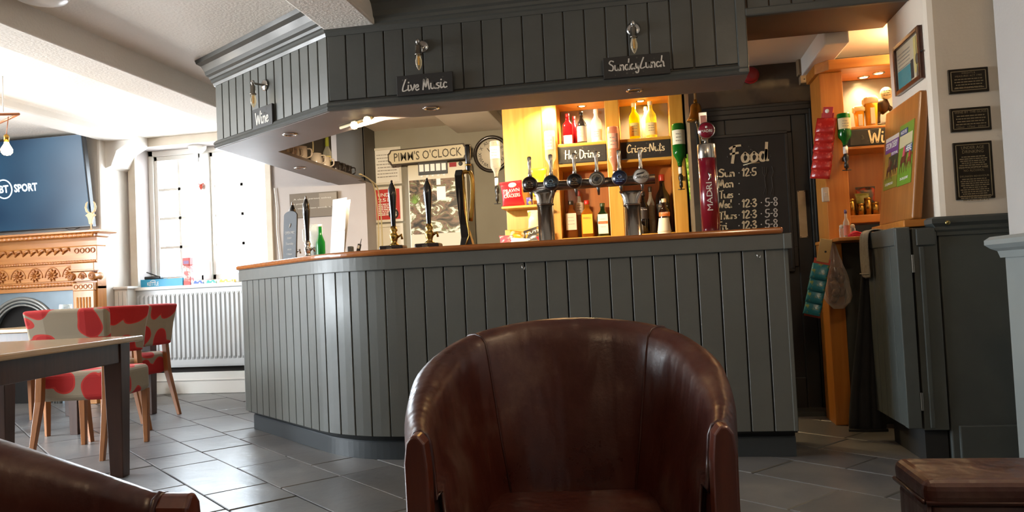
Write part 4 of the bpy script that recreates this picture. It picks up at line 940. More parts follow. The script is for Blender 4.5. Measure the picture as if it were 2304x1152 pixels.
# white card
p = at(757, 570, 4.52); hz = at(757, 445, 4.52).z - TOPZ
t = thing('menu_card', 'blank white folded card standing on the bar', 'card', (p.x, 4.52, TOPZ), math.radians(-30)); t.rotation_euler = (math.radians(-6), 0, math.radians(-30))
bm = nb(); add_box(bm, -.066, .07, 0, .003, 0, hz); obj('front_leaf', bm, M_paper, t); bm = nb(); add_box(bm, -.066, .07, 0, .003, 0, hz * .98, Matrix.Translation((0, .003, 0)) @ Matrix.Rotation(math.radians(-4), 4, 'X')); obj('rear_leaf', bm, M_paper, t)
box('fold_mark', -.06, .068, -.0012, 0, hz * .44, hz * .455, mat('pale_grey_fold', '#c6c4c0', .7), t, bevel=0)
# clutter behind the card
M_green = glass('green_bottle_glass', '#1f8a3a', .05, .25); M_dark_card = mat('dark_grey_card', '#3c3d3c', .6)
p = at(722, 565, 4.95); t = thing('green_bottle', 'green bottle half hidden behind the white card', 'bottle', (p.x, 4.95, TOPZ)); lathe('body', [(.028, 0), (.03, .005), (.03, .13), (.012, .18), (.011, .235)], M_green, t); lathe('cap', [(.013, .235), (.013, .25)], M_paper, t)
p = at(711, 568, 5.0); t = thing('cut_glass_jug', 'clear glass jug behind the hand pump', 'jug', (p.x, 5.0, TOPZ)); lathe('bowl', [(.03, 0), (.035, .004), (.032, .1), (.04, .15), (.05, .2), (.048, .255), (.046, .255), (.047, .2), (.036, .15), (.029, .1), (.03, .006)], M_clear, t, cap=False)
tube('handle', [(-.045, 0, .23), (-.085, 0, .225), (-.085, 0, .15), (-.04, 0, .12)], .008, M_clear, t)
p = at(711, 568, 5.25); t = thing('small_dark_sign', 'dark card ending in the letters ED behind the jug', 'sign', (p.x, 5.25, TOPZ)); box('card', -.06, .055, 0, .006, 0, .12, M_dark_card, t, bevel=.002); print_text('lettering', 'ED', M_chalk, t, (.02, -.002, .07), width=.035, height=.02); box('foot', -.05, .045, -.02, .03, 0, .006, M_dark_card, t)
p = at(789, 568, 4.62); t = thing('till_block', 'small dark grey block standing beside the white card', 'device', (p.x, 4.62, TOPZ)); box('case', -.014, .016, -.02, .02, 0, .07, M_dark_card, t, bevel=.006); box('base', -.018, .02, -.024, .024, 0, .006, M_black, t)
p = at(803, 568, 4.62); t = thing('handset', 'black handset with aerial leaning on the bar', 'handset', (p.x, 4.62, TOPZ)); t.rotation_euler = (0, math.radians(14), 0); box('case', -.011, .011, -.009, .009, 0, .085, M_black, t, bevel=.005); tube('aerial', [(.004, 0, .084), (.006, 0, .118)], .0025, M_black, t); quad('display', -.007, .007, .055, .075, M_greyink, t, -.0095)
# swan-necked font: black body, gold edges
p = at(1055, 550, 4.12); t = thing('swan_neck_font', 'tall black and gold swan-necked beer font', 'beer font', (p.x, 4.12, TOPZ))
zt = at(1040, 383, 4.12).z - TOPZ; zh = at(1058, 330, 4.12).z - TOPZ
rows = [[(cx + a * w_, b * d_, z) for a, b in ((-1, -1), (1, -1), (1, 1), (-1, 1))] for cx, w_, d_, z in ((-.008, .036, .035, 0), (-.01, .026, .03, .05), (-.022, .018, .026, .12), (-.03, .017, .025, .2), (-.034, .02, .028, .3), (-.036, .021, .03, zt - .03), (-.03, .02, .028, zt))]
bm = nb(); V = add_grid(bm, rows, True); bm.faces.new(V[0]); bm.faces.new(V[-1]); bmesh.ops.recalc_face_normals(bm, faces=bm.faces[:]); obj('body', bm, M_pumpb, t, bevel=.006, seg=3)
tube('gold_edge', [(-.01, -.036, .005), (.012, -.031, .06), (.004, -.029, .14), (.0, -.029, .25), (-.006, -.032, zt - .02)], .004, M_gold, t)
tube('neck', smooth_line([(-.02, 0, zt - .012), (.02, 0, zt - .012), (.034, 0, zt - .06), (.03, 0, zt - .16), (.016, 0, zt - .28)], 4), .012, M_gold, t)
lathe('handle', [(.006, 0), (.011, .004), (.012, .02), (.014, .05), (.016, zh - zt + .02), (.013, zh - zt + .03)], M_pumpb, t, loc=(.016, 0, zt - .02), seg=16); lathe('handle_ring', [(.0165, .0), (.0165, .012)], M_gold, t, loc=(.016, 0, zt + .02), seg=16)
bm = nb(); add_prism(bm, [(-.006, .25), (.0, .32), (.004, .25), (0, .14)], 0, .002, Matrix.Translation((-.034, -.028, 0)) @ Matrix.Rotation(PI / 2, 4, 'X')); obj('crest', bm, M_steeld, t)
# six-tap bar font
YF = 4.22
t = thing('six_tap_font', 'chrome bar font with six round-badged beer taps', 'beer font', (at(1330, 540, YF).x, YF, TOPZ))
def loc_(px, py, Y=YF): return at(px, py, Y) - Vector(t.location)
for px in (1226, 1421):
    a = loc_(px, 440); pr = [(.05, 0), (.05, .006), (.0445, .012), (.0445, a.z - .05)]
    lathe('column', pr, M_steel, t, loc=(a.x, 0, 0), seg=28); lathe('collar', [(.046, a.z - .055), (.0475, a.z - .05), (.046, a.z - .045)], M_steeld, t, loc=(a.x, 0, 0), seg=28)
    rows = [[(a.x + (.044 + k_ * k_ * .022) * math.cos(q * PI / 10), .044 * math.sin(q * PI / 10) * (1 - .55 * k_), a.z - .05 + .075 * k_) for q in range(20)] for k_ in (0, .25, .5, .75, 1)]
    bm = nb(); V = add_grid(bm, rows, True); bm.faces.new(V[-1]); obj('flare', bm, M_steel, t, smooth=True)
pa, pb = loc_(1178, 424), loc_(1474, 408)
tube('cross_bar', [(pa.x, 0, (pa.z + pb.z) / 2 + .008), (pb.x, 0, (pa.z + pb.z) / 2 + .008)], .026, M_steeld, t, seg=20)
zb_ = (pa.z + pb.z) / 2 + .008
badge = (('#241711', '#6d5a3c'), ('#232a30', '#6f8a9a'), ('#17130f', '#7a5a36'), ('#6d6558', '#d1c7ae'), ('#1c2440', '#6f88b8'), ('#b9b2a6', '#2a2624'))
names6 = ('dark brown badge', 'grey-blue badge', 'black badge', 'silver badge with a dark bird', 'navy blue badge', 'white badge lettered in black')
for k, (px, py, pt) in enumerate(((1198, 424, 357), (1245, 421, 352), (1297, 419, 349), (1346, 413, 345), (1396, 411, 342), (1443, 404, 340))):
    a = loc_(px, py); zt_ = loc_(px, pt).z; x = a.x; z = zb_ + .006
    tp = tube('tap_spout', [(x, -.02, zb_), (x, -.075, zb_ + .004), (x + .004, -.086, zb_ - .03), (x + .006, -.088, zb_ - .075)], [.013, .013, .0105, .0055], M_steeld, t)
    cb = lathe('tap_badge', [(.041, 0), (.042, .004), (.042, .012), (.039, .016)], M_steeld, t, loc=(x, -.085, z), rot=(PI / 2, 0, 0), seg=28, label='round ' + names6[k])
    lathe('badge_face', [(.001, .0162), (.037, .0162), (.037, .0175), (.001, .019)], mat('badge_%d' % k, badge[k][0], .25, coat=.5), cb, seg=28, cap=False)
    mk = mat('badge_print_%d' % k, badge[k][1], .5)
    if k == 5:
        print_text('badge_lettering', 'CARLING', mk, cb, (0, -.004, .0195), width=.066, height=.014, rot=(0, 0, 0), bold=.02)
        bm = nb(); add_prism(bm, [(-.026, .006), (.012, .014), (.022, .024), (-.02, .016)], 0, .0006, Matrix.Translation((0, 0, .0194))); obj('badge_emblem', bm, mk, cb)
    elif k == 3:
        bm = nb(); add_prism(bm, [(-.016, -.006), (0, .014), (.006, .008), (.018, .006), (.008, -.004), (.004, -.012), (-.004, -.012)], 0, .0006, Matrix.Translation((0, .002, .0194))); obj('badge_emblem', bm, M_ink, cb)
        tube('badge_ring', [(.029 * math.cos(q * PI / 12), .029 * math.sin(q * PI / 12), .019) for q in range(24)], .0012, mk, cb, seg=4, closed=True)
    else:
        tube('badge_emblem', [(.011 * math.cos(q * PI / 6), .006 + .009 * math.sin(q * PI / 6), .0195) for q in range(12)], .0016, mk, cb, seg=4, closed=True); text_rows('badge_lettering', mk, cb, (0, -.01, .0195), .05, 2, .009, .004, rot=(0, 0, 0), seed=k)
    hz_ = zt_ - z
    lathe('tap_handle', [(.008, .036), (.012, .045), (.011, .06), (.0085, .07), (.010, hz_ * .75), (.012, hz_ - .006), (.009, hz_)], M_steel, t, loc=(x, -.07, z), seg=14)
    tube('rear_pin', [(x, 0, zb_ + .02), (x, 0, zb_ + .05)], .005, M_steel, t, seg=8)
# tall red font
p = at(1600, 520, 4.16); Yc = 4.16
t = thing('red_column_font', 'tall red column beer font lettered Madri with a round badge', 'beer font', (p.x, Yc, TOPZ)); zz = lambda y: at(1600, y, Yc).z - TOPZ
M_redf = mat('crimson_lacquer', '#7d1226', .2, coat=.6)
lathe('foot', [(.052, 0), (.052, .008), (.048, .012)], M_chrome, t, seg=28); lathe('column', [(.047, .01), (.047, zz(357))], M_redf, t, seg=28); lathe('steel_collar', [(.047, zz(357)), (.048, zz(356)), (.047, zz(326)), (.044, zz(324))], M_steel, t, seg=28)
tube('chrome_strip', [(.042, -.022, .012), (.042, -.022, zz(357))], .004, M_chrome, t)
tube('spout', [(0, 0, zz(325)), (0, 0, zz(312)), (0, -.05, zz(308))], .012, M_chrome, t)
lathe('badge_rim', [(.043, 0), (.044, .006), (.042, .012)], M_chrome, t, loc=(.0, -.05, zz(297)), rot=(PI / 2, 0, 0), seg=28); fb_ = lathe('badge_face', [(.001, .0125), (.039, .0125), (.039, .014), (.001, .015)], M_redf, t, loc=(.0, -.05, zz(297)), rot=(PI / 2, 0, 0), seg=28, cap=False)
print_text('badge_lettering', 'MADRI', M_paper, fb_, (0, -.004, .0158), width=.055, height=.014, rot=(0, 0, 0)); lathe('badge_emblem', [(.006, .0152), (.006, .0158)], M_paper, fb_, loc=(0, .016, 0), seg=10)
bm = nb(); add_grid(bm, [[(a * w_ - .012, b * .011 - .03, z) for a, b in ((-1, -1), (1, -1), (1, 1), (-1, 1))] for w_, z in ((.012, zz(318)), (.017, zz(300)), (.021, zz(262)), (.021, zz(254)))], True); bm.faces.new(list(bm.verts)[-4:]); obj('handle', bm, M_chrome, t, bevel=.003)
box('handle_insert', -.025, .004, -.0435, -.0405, zz(296), zz(262), mat('pale_red_insert', '#a8574f', .3), t, bevel=.001)
print_text('column_lettering', 'MADRI', M_paper, t, (-.002, -.0492, (zz(412) + zz(475)) / 2), width=zz(412) - zz(475), height=.028, rot=(PI / 2, -PI / 2, 0), bold=.0)
tube('column_emblem', [(-.004, -.0485, zz(408)), (.008, -.048, zz(402)), (.006, -.048, zz(395)), (-.004, -.0485, zz(390))], [.002, .006, .006, .002], M_steel, t, seg=6)

# ================================================================== BACK BAR
YU = 5.70
M_pine = wood('golden_pine', '#b8842f', '#cf9d45', .38, axis=2, scale=2.2, coat=.2)
M_pineh = wood('golden_pine_level', '#b8842f', '#cf9d45', .38, axis=0, scale=2.2, coat=.2)
M_pined = wood('orange_pine_back', '#9a5a20', '#ad6a2a', .45, axis=2, scale=2.0)
M_mirror = mat('grey_mirror_back', '#6d6862', .3, .3)
bb = thing('back_bar', 'golden pine back bar of open shelves with lit bays', 'shelf unit', (-.38, 5.85, 0))
def ub(name, x0, x1, y0, y1, z0, z1, m=M_pine, bevel=.004): bm = nb(); add_box(bm, x0, x1, y0, y1, z0, z1); return obj(name, bm, m, bb, world=True, bevel=bevel)
ub('end_plank', -1.035, -.735, 5.72, 5.75, 1.15, 2.28)
ub('post', -.735, -.625, YU, 6.0, 1.15, 2.28); ub('post', -.27, -.17, YU, 6.0, 1.15, 2.28); ub('post', .19, .285, YU, 6.0, 1.10, 2.28)
ub('top_board', -.74, .285, 5.69, 6.02, 2.205, 2.28, M_pineh)
for x0, x1 in ((-.625, -.27), (-.17, .19)):
    ub('shelf', x0, x1, YU + .005, 6.0, 1.882, 1.905, M_pineh); ub('shelf', x0, x1, YU + .005, 6.0, 1.735, 1.757, M_pineh)
    ub('upper_back', x0, x1, 5.985, 6.0, 1.905, 2.21, M_mirror); ub('lower_back', x0, x1, 5.985, 6.0, 1.2, 1.74, M_pined)
    ub('bottle_shelf', x0, x1, YU + .005, 6.0, 1.19, 1.212, M_pineh)
ub('counter_top', -1.2, .3, 5.38, 6.0, 1.13, 1.165, M_pineh); ub('base_cupboard', -1.18, .29, 5.42, 6.0, 0, 1.13, M_dark)
ub('ledge', -1.04, -.74, 5.55, 5.72, 1.44, 1.458, M_pineh)
def spot(px, py, Y, z, e, label, grp, size=.03, col=(1, .74, .39)):
    p = at(px, py, Y); t = thing('downlight', label, 'downlight', (p.x, Y, z), 0, grp)
    lathe('ring', [(.022, 0), (.034, 0), (.034, -.004), (.026, -.007), (.022, -.003)], M_chrome, t, seg=20, cap=False); lathe('lens', [(.001, -.001), (.022, -.001), (.022, -.004), (.001, -.004)], glow('lit_lens', '#ffdf9a', 40), t, seg=16, cap=False)
    l = bpy.data.lights.new('lamp_light', 'SPOT'); l.energy = e; l.color = col; l.spot_size = math.radians(150); l.spot_blend = .8; l.shadow_soft_size = size
    o = bpy.data.objects.new('lamp_light', l); COL.objects.link(o); o.parent = t; o.location = (0, 0, -.02)
G1 = 'lit downlights of the back bar'
spot(1309, 238, 5.83, 2.204, 60, 'lit downlight above the red and black bottles', G1); spot(1441, 226, 5.83, 2.204, 40, 'lit downlight above the yellow bottles', G1)
p_ = at(1228, 232, 5.60); spot(1228, 232, 5.60, 2.23, 80, 'assumed lit downlight in front of the back bar post nearest the clock', G1)  # downlight assumed from the glare on the first post
ub('pelmet', -1.035, -.62, 5.5, 5.72, 2.231, 2.28, M_pineh)

# chalk signs between the shelves
def flat_sign(text, x0, x1, z0, z1, Y, label, m, tw, name='chalk_sign', th=None):
    return chalk_sign(name, text, ((x0 + x1) / 2, Y, (z0 + z1) / 2), 0, x1 - x0, z1 - z0, tw, label, m=m, thick=.008, sw=.11, th=th)
M_tan = mat('taupe_sign_board', '#5c5246', .6)
flat_sign('Hot Drinks', -.62, -.275, 1.76, 1.88, YU + .004, 'sign between back bar shelves with glaring pale lettering', M_chalk, .25)
flat_sign('Crisps-Nuts', -.165, .185, 1.76, 1.88, YU + .004, 'dark sign lettered Crisps Nuts between back bar shelves', M_chalkc, .265)

# ---- bottles
def gl(name, c, body=.2): return glass('glass_' + name, c, .05, body)
def bottle(px, Y, zbase, ztop_px, label, m, lab=None, cap='#222222', r=.036, square=False, lab2=None, z0=.12, z1=.5, text=None, grp=None, prof=None, tcol=None, flat=1.0):
    p = at(px, ztop_px, Y); h = p.z - zbase
    t = thing('bottle', label, 'bottle', (p.x, Y, zbase), 0, grp)
    kw = dict(power=5.0, sy=flat) if square else dict(sy=flat)
    pr = prof(h, r) if prof else [(r * .9, 0), (r, .006), (r, h * .58), (r * .9, h * .66), (r * .45, h * .76), (r * .36, h * .82), (r * .36, h * .9)]
    lathe('glass_body', pr, m, t, seg=24, **kw)
    lathe('cap', [(r * .4, h * .89), (r * .42, h * .9), (r * .42, h * .99), (r * .38, h)], mat('cap_' + cap[1:], cap, .35), t, seg=16)
    if lab:
        if square: box('label', -r * .82, r * .82, -r * flat - .0016, -r * flat + .001, h * z0, h * z1, mat('label_' + lab[1:], lab, .6), t, bevel=0)
        else:
            bm = nb(); rows = [[((r + .0008) * math.cos(-PI / 2 + a * .16), (r + .0008) * math.sin(-PI / 2 + a * .16) * flat, z) for a in range(-8, 9)] for z in (h * z0, h * z1)]; add_grid(bm, rows); obj('label', bm, mat('label_' + lab[1:], lab, .6), t, smooth=True)
        yy = -r * flat - .0028
        if lab2: quad('label_band', -r * .8 if square else -r * .6, r * .8 if square else r * .6, h * (z0 + (z1 - z0) * .5), h * (z0 + (z1 - z0) * .64), mat('label2_' + lab2[1:], lab2, .6), t, yy + .0006)
        if text: print_text('label_lettering', text, mat('ink_' + (tcol or '#2a2827')[1:], tcol or '#2a2827', .6), t, (0, yy, h * (z0 + (z1 - z0) * .8)), width=r * 1.25)
        else: text_rows('label_lettering', M_greyink, t, (0, yy, h * (z0 + (z1 - z0) * .75)), r * 1.1, 3, h * (z1 - z0) * .2, h * .015, seed=int(px))
    return t
G2, G3 = 'bottles on the upper back bar shelf', 'bottles on the lower back bar shelf'
ZS = 1.905
bottle(1276, 5.80, ZS, 256, 'red gin bottle with white label on the upper shelf', gl('red', '#b3171f', .35), '#d9cfc8', '#a01820', .038, square=True, z0=.05, z1=.3, grp=G2)
bottle(1307, 5.80, ZS, 252, 'dark bottle with silver mask label on the upper shelf', gl('smoke', '#2b2a2c', .5), '#8f8a84', '#1a1a1a', .036, z0=.08, z1=.55, grp=G2)
bottle(1291, 5.90, ZS, 262, 'dark red bottle standing behind the red gin bottle', gl('deepred', '#7a1018', .4), None, '#701018', .034, grp=G2)
bottle(1340, 5.80, ZS, 246, 'white frosted vodka bottle on the upper shelf', gl('frost', '#e8ecf2', .6), '#c8d2e4', '#e8e8ea', .04, z0=.08, z1=.4, grp=G2)
bottle(1425, 5.80, ZS, 232, 'yellow bottle nearer the middle post on the upper shelf', gl('yellow', '#f2dc00', .3), '#e0d080', '#e6dcae', .04, z0=.1, z1=.45, grp=G2)
bottle(1462, 5.80, ZS, 228, 'pale yellow bottle nearer the end post on the upper shelf', gl('paleyellow', '#f0e88a', .3), '#efe6b8', '#efe9d0', .041, z0=.1, z1=.42, grp=G2)
bottle(1452, 5.91, ZS, 240, 'clear bottle behind the pale yellow one', gl('clear', '#e8e6da', .15), None, '#d8d0b8', .036, grp=G2)
ZL = 1.212
bottle(1284, 5.80, ZL, 452, 'square whisky bottle with cream label on the lower shelf', gl('amber', '#8a4a1c', .35), '#c9bfae', '#2a2420', .047, square=True, z0=.22, z1=.66, grp=G3, flat=.7)
bottle(1302, 5.90, ZL, 430, 'clear bottle with white label behind the whisky bottles', gl('clear', '#e8e6da', .15), '#ddd6c6', '#8a2a22', .036, z0=.5, z1=.75, grp=G3)
bottle(1320, 5.79, ZL, 451, 'amber bottle with yellow flame label and red cap', gl('flame', '#b0671c', .35), '#e3a92a', '#b8261c', .047, square=True, z0=.1, z1=.62, grp=G3, text='FIREBALL', tcol='#8a2a12', flat=.7)
bottle(1355, 5.78, ZL, 457, 'square dark green liqueur bottle with white and orange label', gl('darkgreen', '#12250f', .6), '#e2ddce', '#2f3a1c', .044, square=True, lab2='#d9632a', z0=.08, z1=.66, grp=G3, flat=.7)
bottle(1446, 5.80, ZL, 430, 'tall black bottle with white script label', gl('black', '#120d0c', .75), '#241a18', '#161212', .038, z0=.35, z1=.62, grp=G3, text='Tia Maria', tcol='#d8d2c8')
quad('seal', -.02, .022, .035, .085, M_redp, bpy.data.objects[[o.name for o in bpy.data.objects if o.name.startswith('bottle')][-1]], -.039)
bottle(1488, 5.88, ZL, 393, 'large black bottle with red neck at the end post', gl('black', '#120d0c', .75), '#1d1715', '#a02a1e', .052, z0=.3, z1=.5, grp=G3, text='Disaronno', tcol='#b8aa94')
bottle(1493, 5.78, ZL, 447, 'brown cream-liqueur bottle with orange band behind the cups', gl('brown', '#2a1710', .7), '#c06a24', '#d6c9a6', .04, z0=.48, z1=.6, grp=G3, text='BAILEYS', tcol='#f0e2c0')
bottle(1462, 5.9, ZL, 420, 'small label-faced bottle behind the tall black one', gl('clear', '#e8e6da', .15), '#8c8270', '#3a3028', .03, z0=.3, z1=.6, grp=G3)
t = thing('cup_stack', 'stack of white paper cups at the end of the back bar', 'cups', (at(1494, 500, 5.5).x, 5.5, 1.165))
for k in range(3): lathe('cup', [(.0475, 0), (.0475, .006), (.046, .008), (.034, .095)], mat('paper_cup', '#e2d6bd', .7), t, loc=(0, 0, .0 + k * .02), seg=20)
# ---- optics: inverted bottles on measures
def optic(px, y_top, y_neck, y_bot, Y, label, m, lab, r=.04, text=None, liquid=None):
    p = at(px, y_top, Y); zt, zn, zb = p.z, at(px, y_neck, Y).z, at(px, y_bot, Y).z; h = zt - zn
    t = thing('optic_bottle', label, 'optic bottle', (p.x, Y, zb), 0, 'upside-down bottles on measures')
    o = zn - zb
    lathe('glass_body', [(r * .36, o), (r * .38, o + h * .08), (r * .55, o + h * .16), (r * .95, o + h * .26), (r, o + h * .32), (r, o + h * .97), (r * .9, o + h)], m, t, seg=24)
    if liquid: lathe('liquid', [(r * .3, o + .005), (r * .5, o + h * .17), (r * .9, o + h * .27), (r * .92, o + h * .55)], liquid, t, seg=20)
    bm = nb(); rows = [[((r + .001) * math.cos(-PI / 2 + a * .15), (r + .001) * math.sin(-PI / 2 + a * .15), z) for a in range(-8, 9)] for z in (o + h * .5, o + h * .84)]; add_grid(bm, rows); obj('label', bm, mat('label_' + lab[1:], lab, .6), t, smooth=True)
    text_rows('label_lettering', M_greyink, t, (0, -r - .0025, o + h * .74), r * 1.1, 3, h * .08, h * .02, seed=int(px))
    lathe('measure', [(.004, 0), (.006, o * .1), (.012, o * .12), (.012, o * .3), (.008, o * .34), (.016, o * .45), (.016, o * .6), (.009, o * .66), (.012, o * .8), (.013, o)], M_black, t, seg=14); lathe('measure_glass', [(.0135, o * .68), (.0135, o * .95)], M_paper, t, seg=14)
    tube('trigger', [(-.024, -.004, .004), (.024, -.004, .004)], .003, M_black, t, seg=6); box('bracket', -.009, .009, 0, .05, o * .42, o * .6, M_black, t, bevel=.002)
    return t
optic(1113, 318, 398, 460, 5.74, 'clear upside-down bottle on a measure left of the pine plank', gl('clear', '#e8e6da', .15), '#d8d6c8', .04)
optic(1236, 296, 380, 430, 5.66, 'glaring pale upside-down bottle on the first pine post', gl('clear', '#e8e6da', .15), '#f0e8d8', .04)
optic(1378, 286, 385, 420, 5.66, 'pink upside-down gin bottle on the middle pine post', gl('pink', '#e8b89a', .25), '#d59a86', .042, liquid=gl('pinkliq', '#d98a4a', .4))
optic(1525, 279, 374, 428, 5.66, 'green upside-down gin bottle on the end post of the back bar', gl('green', '#1e7a2c', .35), '#cfd3c4', .046)
t = optic(1897, 256, 328, 385, 4.70, 'green upside-down whisky bottle on the right-hand post', gl('green', '#1e7a2c', .35), '#c9bd92', .036)
print_text('label_lettering', 'JAMESON', M_ink, t, (0, -.039, t.children[0].data.vertices[0].co.z + .085), width=.05, height=.009, rot=(PI / 2, PI, 0))

# ---- snacks at the left of the back bar
def bag(px, py, Y, w, h, label, c, c2=None, rz=0.0, rx=0.0, ry=0.0, text=None, tcol='#ffffff', grp='snack packets on the back bar', z=None, sc=9):
    p = at(px, py, Y); t = thing('snack_packet', label, 'snack packet', (p.x, Y, p.z if z is None else z), rz, grp); t.rotation_euler = (rx, ry, rz)
    rows = []
    for k in range(9):
        v = k / 8; z_ = h * v; th = .028 * max(0, math.sin(PI * min(1, max(0, (v - .08) / .84)))) + .0015; wv = w / 2 * (1 - .1 * math.sin(PI * v))
        rows.append([(wv * math.cos(q * PI / 8), th * math.sin(q * PI / 8), z_) for q in range(16)])
    bm = nb(); V = add_grid(bm, rows, True); bm.faces.new(V[0]); bm.faces.new(V[-1]); bmesh.ops.recalc_face_normals(bm, faces=bm.faces[:])
    obj('bag', bm, mat('foil_%s_%s' % (c[1:], (c2 or '')[1:]), c, .3, c2=c2, scale=sc, lo=.5, hi=.55, bump=.3, bscale=18), t, smooth=True)
    bm = nb(); add_box(bm, -w * .5, w * .5, -.002, .002, h - .012, h + .002); obj('seal', bm, mat('foil_%s_' % c[1:], c, .3), t)
    if text:
        for k, s in enumerate(text): print_text('lettering', s, mat('ink_' + tcol[1:], tcol, .6), t, (0, -.0325, h * (.62 - .2 * k)), width=w * .7, height=h * .14)
    return t
t = bag(1156, 464, 5.62, .165, .185, 'red snack packet standing on the ledge', '#c0202a', None, .1, 0, -.08, ('PRAWN', 'CRACKERS'), '#f2e8d8', z=1.46)
lathe('plate_print', [(.001, 0), (.03, 0), (.03, .0006), (.001, .0006)], M_paper, t, loc=(.01, -.020, .155), rot=(PI / 2, 0, 0), seg=14, cap=False, sy=.6)
bag(1213, 400, 5.70, .12, .20, 'yellow-green packet hanging in the glare by the first post', '#c9c81e', '#e9e6a0', z=at(1205, 440, 5.7).z)
bag(1192, 465, 5.64, .05, .06, 'small blue and yellow packet beside the red one', '#3b3f8a', '#e0b030', z=1.46)
bag(1203, 495, 5.60, .10, .13, 'white and yellow packet with green print below the ledge', '#d8d4b0', '#a8b83a', z=1.29)
t = thing('snack_tray', 'low pine tray that props the loose packets', 'tray', (at(1185, 540, 5.60).x, 5.62, 1.165)); box('tray_floor', -.17, .17, -.05, .06, 0, .01, M_pineh, t); box('tray_back', -.17, .17, .05, .06, .01, .13, M_pineh, t); box('tray_front', -.17, .17, -.05, -.04, .01, .04, M_pineh, t)
bag(1160, 545, 5.52, .12, .12, 'orange packet lying at the left of the loose packets', '#d98a22', '#d9c9a0', .1, -.5, .2, z=1.17)
bag(1205, 545, 5.50, .15, .14, 'dark grey packet with gold print among the loose packets', '#3a3630', '#c09030', -.1, -.5, -.25, ('NUTS',), '#e8e2d0', z=1.17)
bag(1140, 545, 5.47, .10, .09, 'pink and white packet nearest the clock end', '#b04a58', '#d8c8c0', .2, -.6, .0, z=1.168)
bag(1168, 548, 5.43, .14, .06, 'pale blue packet in front of the orange one', '#a8c4d8', '#e0dcd0', 0, -.7, .1, z=1.168)
bag(1228, 545, 5.45, .09, .08, 'red packet lying next to the chrome column', '#b02028', None, .2, -.6, -.3, z=1.168)

# ================================================================== WALL BEHIND THE BAR
YB = 7.095
def framed(px0, py0, px1, py1, Y, label, fm, fw, paper, name='notice_frame', cat='notice'):
    a, b = at(px0, py1, Y), at(px1, py0, Y); t = thing(name, label, cat, ((a.x + b.x) / 2, Y, (a.z + b.z) / 2)); w, h = (b.x - a.x) / 2, (b.z - a.z) / 2
    for x0, x1, z0, z1 in ((-w, -w + fw, -h, h), (w - fw, w, -h, h), (-w + fw, w - fw, -h, -h + fw), (-w + fw, w - fw, h - fw, h)): box('frame_bar', x0, x1, -.02, 0, z0, z1, fm, t, bevel=.003)
    box('sheet', -w + fw, w - fw, -.006, 0, -h + fw, h - fw, paper, t, bevel=0); return t, w, h
M_wf = mat('white_frame_paint', '#d8d2c4', .5)
t, w, h = framed(841, 330, 902, 418, YB, 'white framed typed notice at the top beside the heart', M_wf, .022, M_paper); text_rows('print', M_greyink, t, (0, -.008, h * .62), w * 1.5, 8, h * .17, .008, seed=4)
t, w, h = framed(843, 418, 905, 502, YB, 'white framed red Under 25 notice', M_wf, .025, M_redp)
print_text('lettering', 'UNDER', M_paper, t, (-w * .1, -.008, h * .55), width=w * 1.15, height=h * .2, bold=.01); print_text('lettering', '25?', M_paper, t, (-w * .3, -.008, h * .26), width=w * .75, height=h * .2, bold=.01); text_rows('print', M_paper, t, (-w * .05, -.008, h * .02), w * 1.25, 7, h * .1, .010, seed=5, align='L')
lathe('number_disc', [(.001, 0), (.05, 0), (.05, .001), (.001, .001)], M_ink, t, loc=(w * .35, -.008, -h * .55), rot=(PI / 2, 0, 0), cap=False); print_text('lettering', '18', M_paper, t, (w * .35, -.011, -h * .55), width=.06)
framed(846, 502, 908, 585, YB, 'empty white frame lowest beside the brass pump', M_wf, .03, M_wf)
# heart ornament
p = at(822, 335, YB); t = thing('heart_ornament', 'cluster of cream hearts hanging on the wall', 'ornament', (p.x, YB - .004, p.z))
for k, (dx, dz, s) in enumerate(((-.02, .01, 1), (.015, 0, 1.1), (.0, -.03, .9))):
    bm = nb(); pts = [(s * .0024 * 16 * math.sin(a) ** 3 * .9, s * .0026 * (13 * math.cos(a) - 5 * math.cos(2 * a) - 2 * math.cos(3 * a) - math.cos(4 * a)) * .9) for a in [2 * PI * q / 20 for q in range(20)]]
    add_prism(bm, pts, 0, .008, Matrix.Translation((dx, -.002 - .008 * k, dz)) @ Matrix.Rotation(PI / 2, 4, 'X')); obj('heart', bm, M_bone, t)
tube('string', [(0, -.004, .03), (0, 0, .1)], .002, M_bone, t, seg=5)
# station-style plate sign
a, b = at(868, 366, 6.86), at(1060, 333, 6.86); cx = at(962, 348, 6.86)
t = thing('plate_sign', 'long cream plate sign reading Pimms oclock with notched ends', 'sign', (cx.x, 6.86, cx.z)); t.rotation_euler = (0, math.radians(-1.0), 0)
w, h = .375, .072
def plate(wv, hv): c_ = .028; return [(-wv + c_, -hv), (wv - c_, -hv), (wv - c_ * .6, -hv + c_ * .8), (wv, -hv + c_ * 1.3), (wv, hv - c_ * 1.3), (wv - c_ * .6, hv - c_ * .8), (wv - c_, hv), (-wv + c_, hv), (-wv + c_ * .6, hv - c_ * .8), (-wv, hv - c_ * 1.3), (-wv, -hv + c_ * 1.3), (-wv + c_ * .6, -hv + c_ * .8)]
bm = nb(); add_prism(bm, plate(w, h), 0, .014, Matrix.Rotation(PI / 2, 4, 'X')); obj('rim', bm, mat('bronze_rim', '#3c3226', .5), t)
bm = nb(); add_prism(bm, plate(w - .012, h - .012), 0, .004, Matrix.Translation((0, -.0135, 0)) @ Matrix.Rotation(PI / 2, 4, 'X')); obj('face', bm, mat('cream_enamel', '#c9bfa4', .5), t)
print_text('lettering', "PIMM'S O'CLOCK", mat('bronze_lettering', '#4a4334', .5), t, (.005, -.019, 0), width=.64, height=.082, bold=.008)
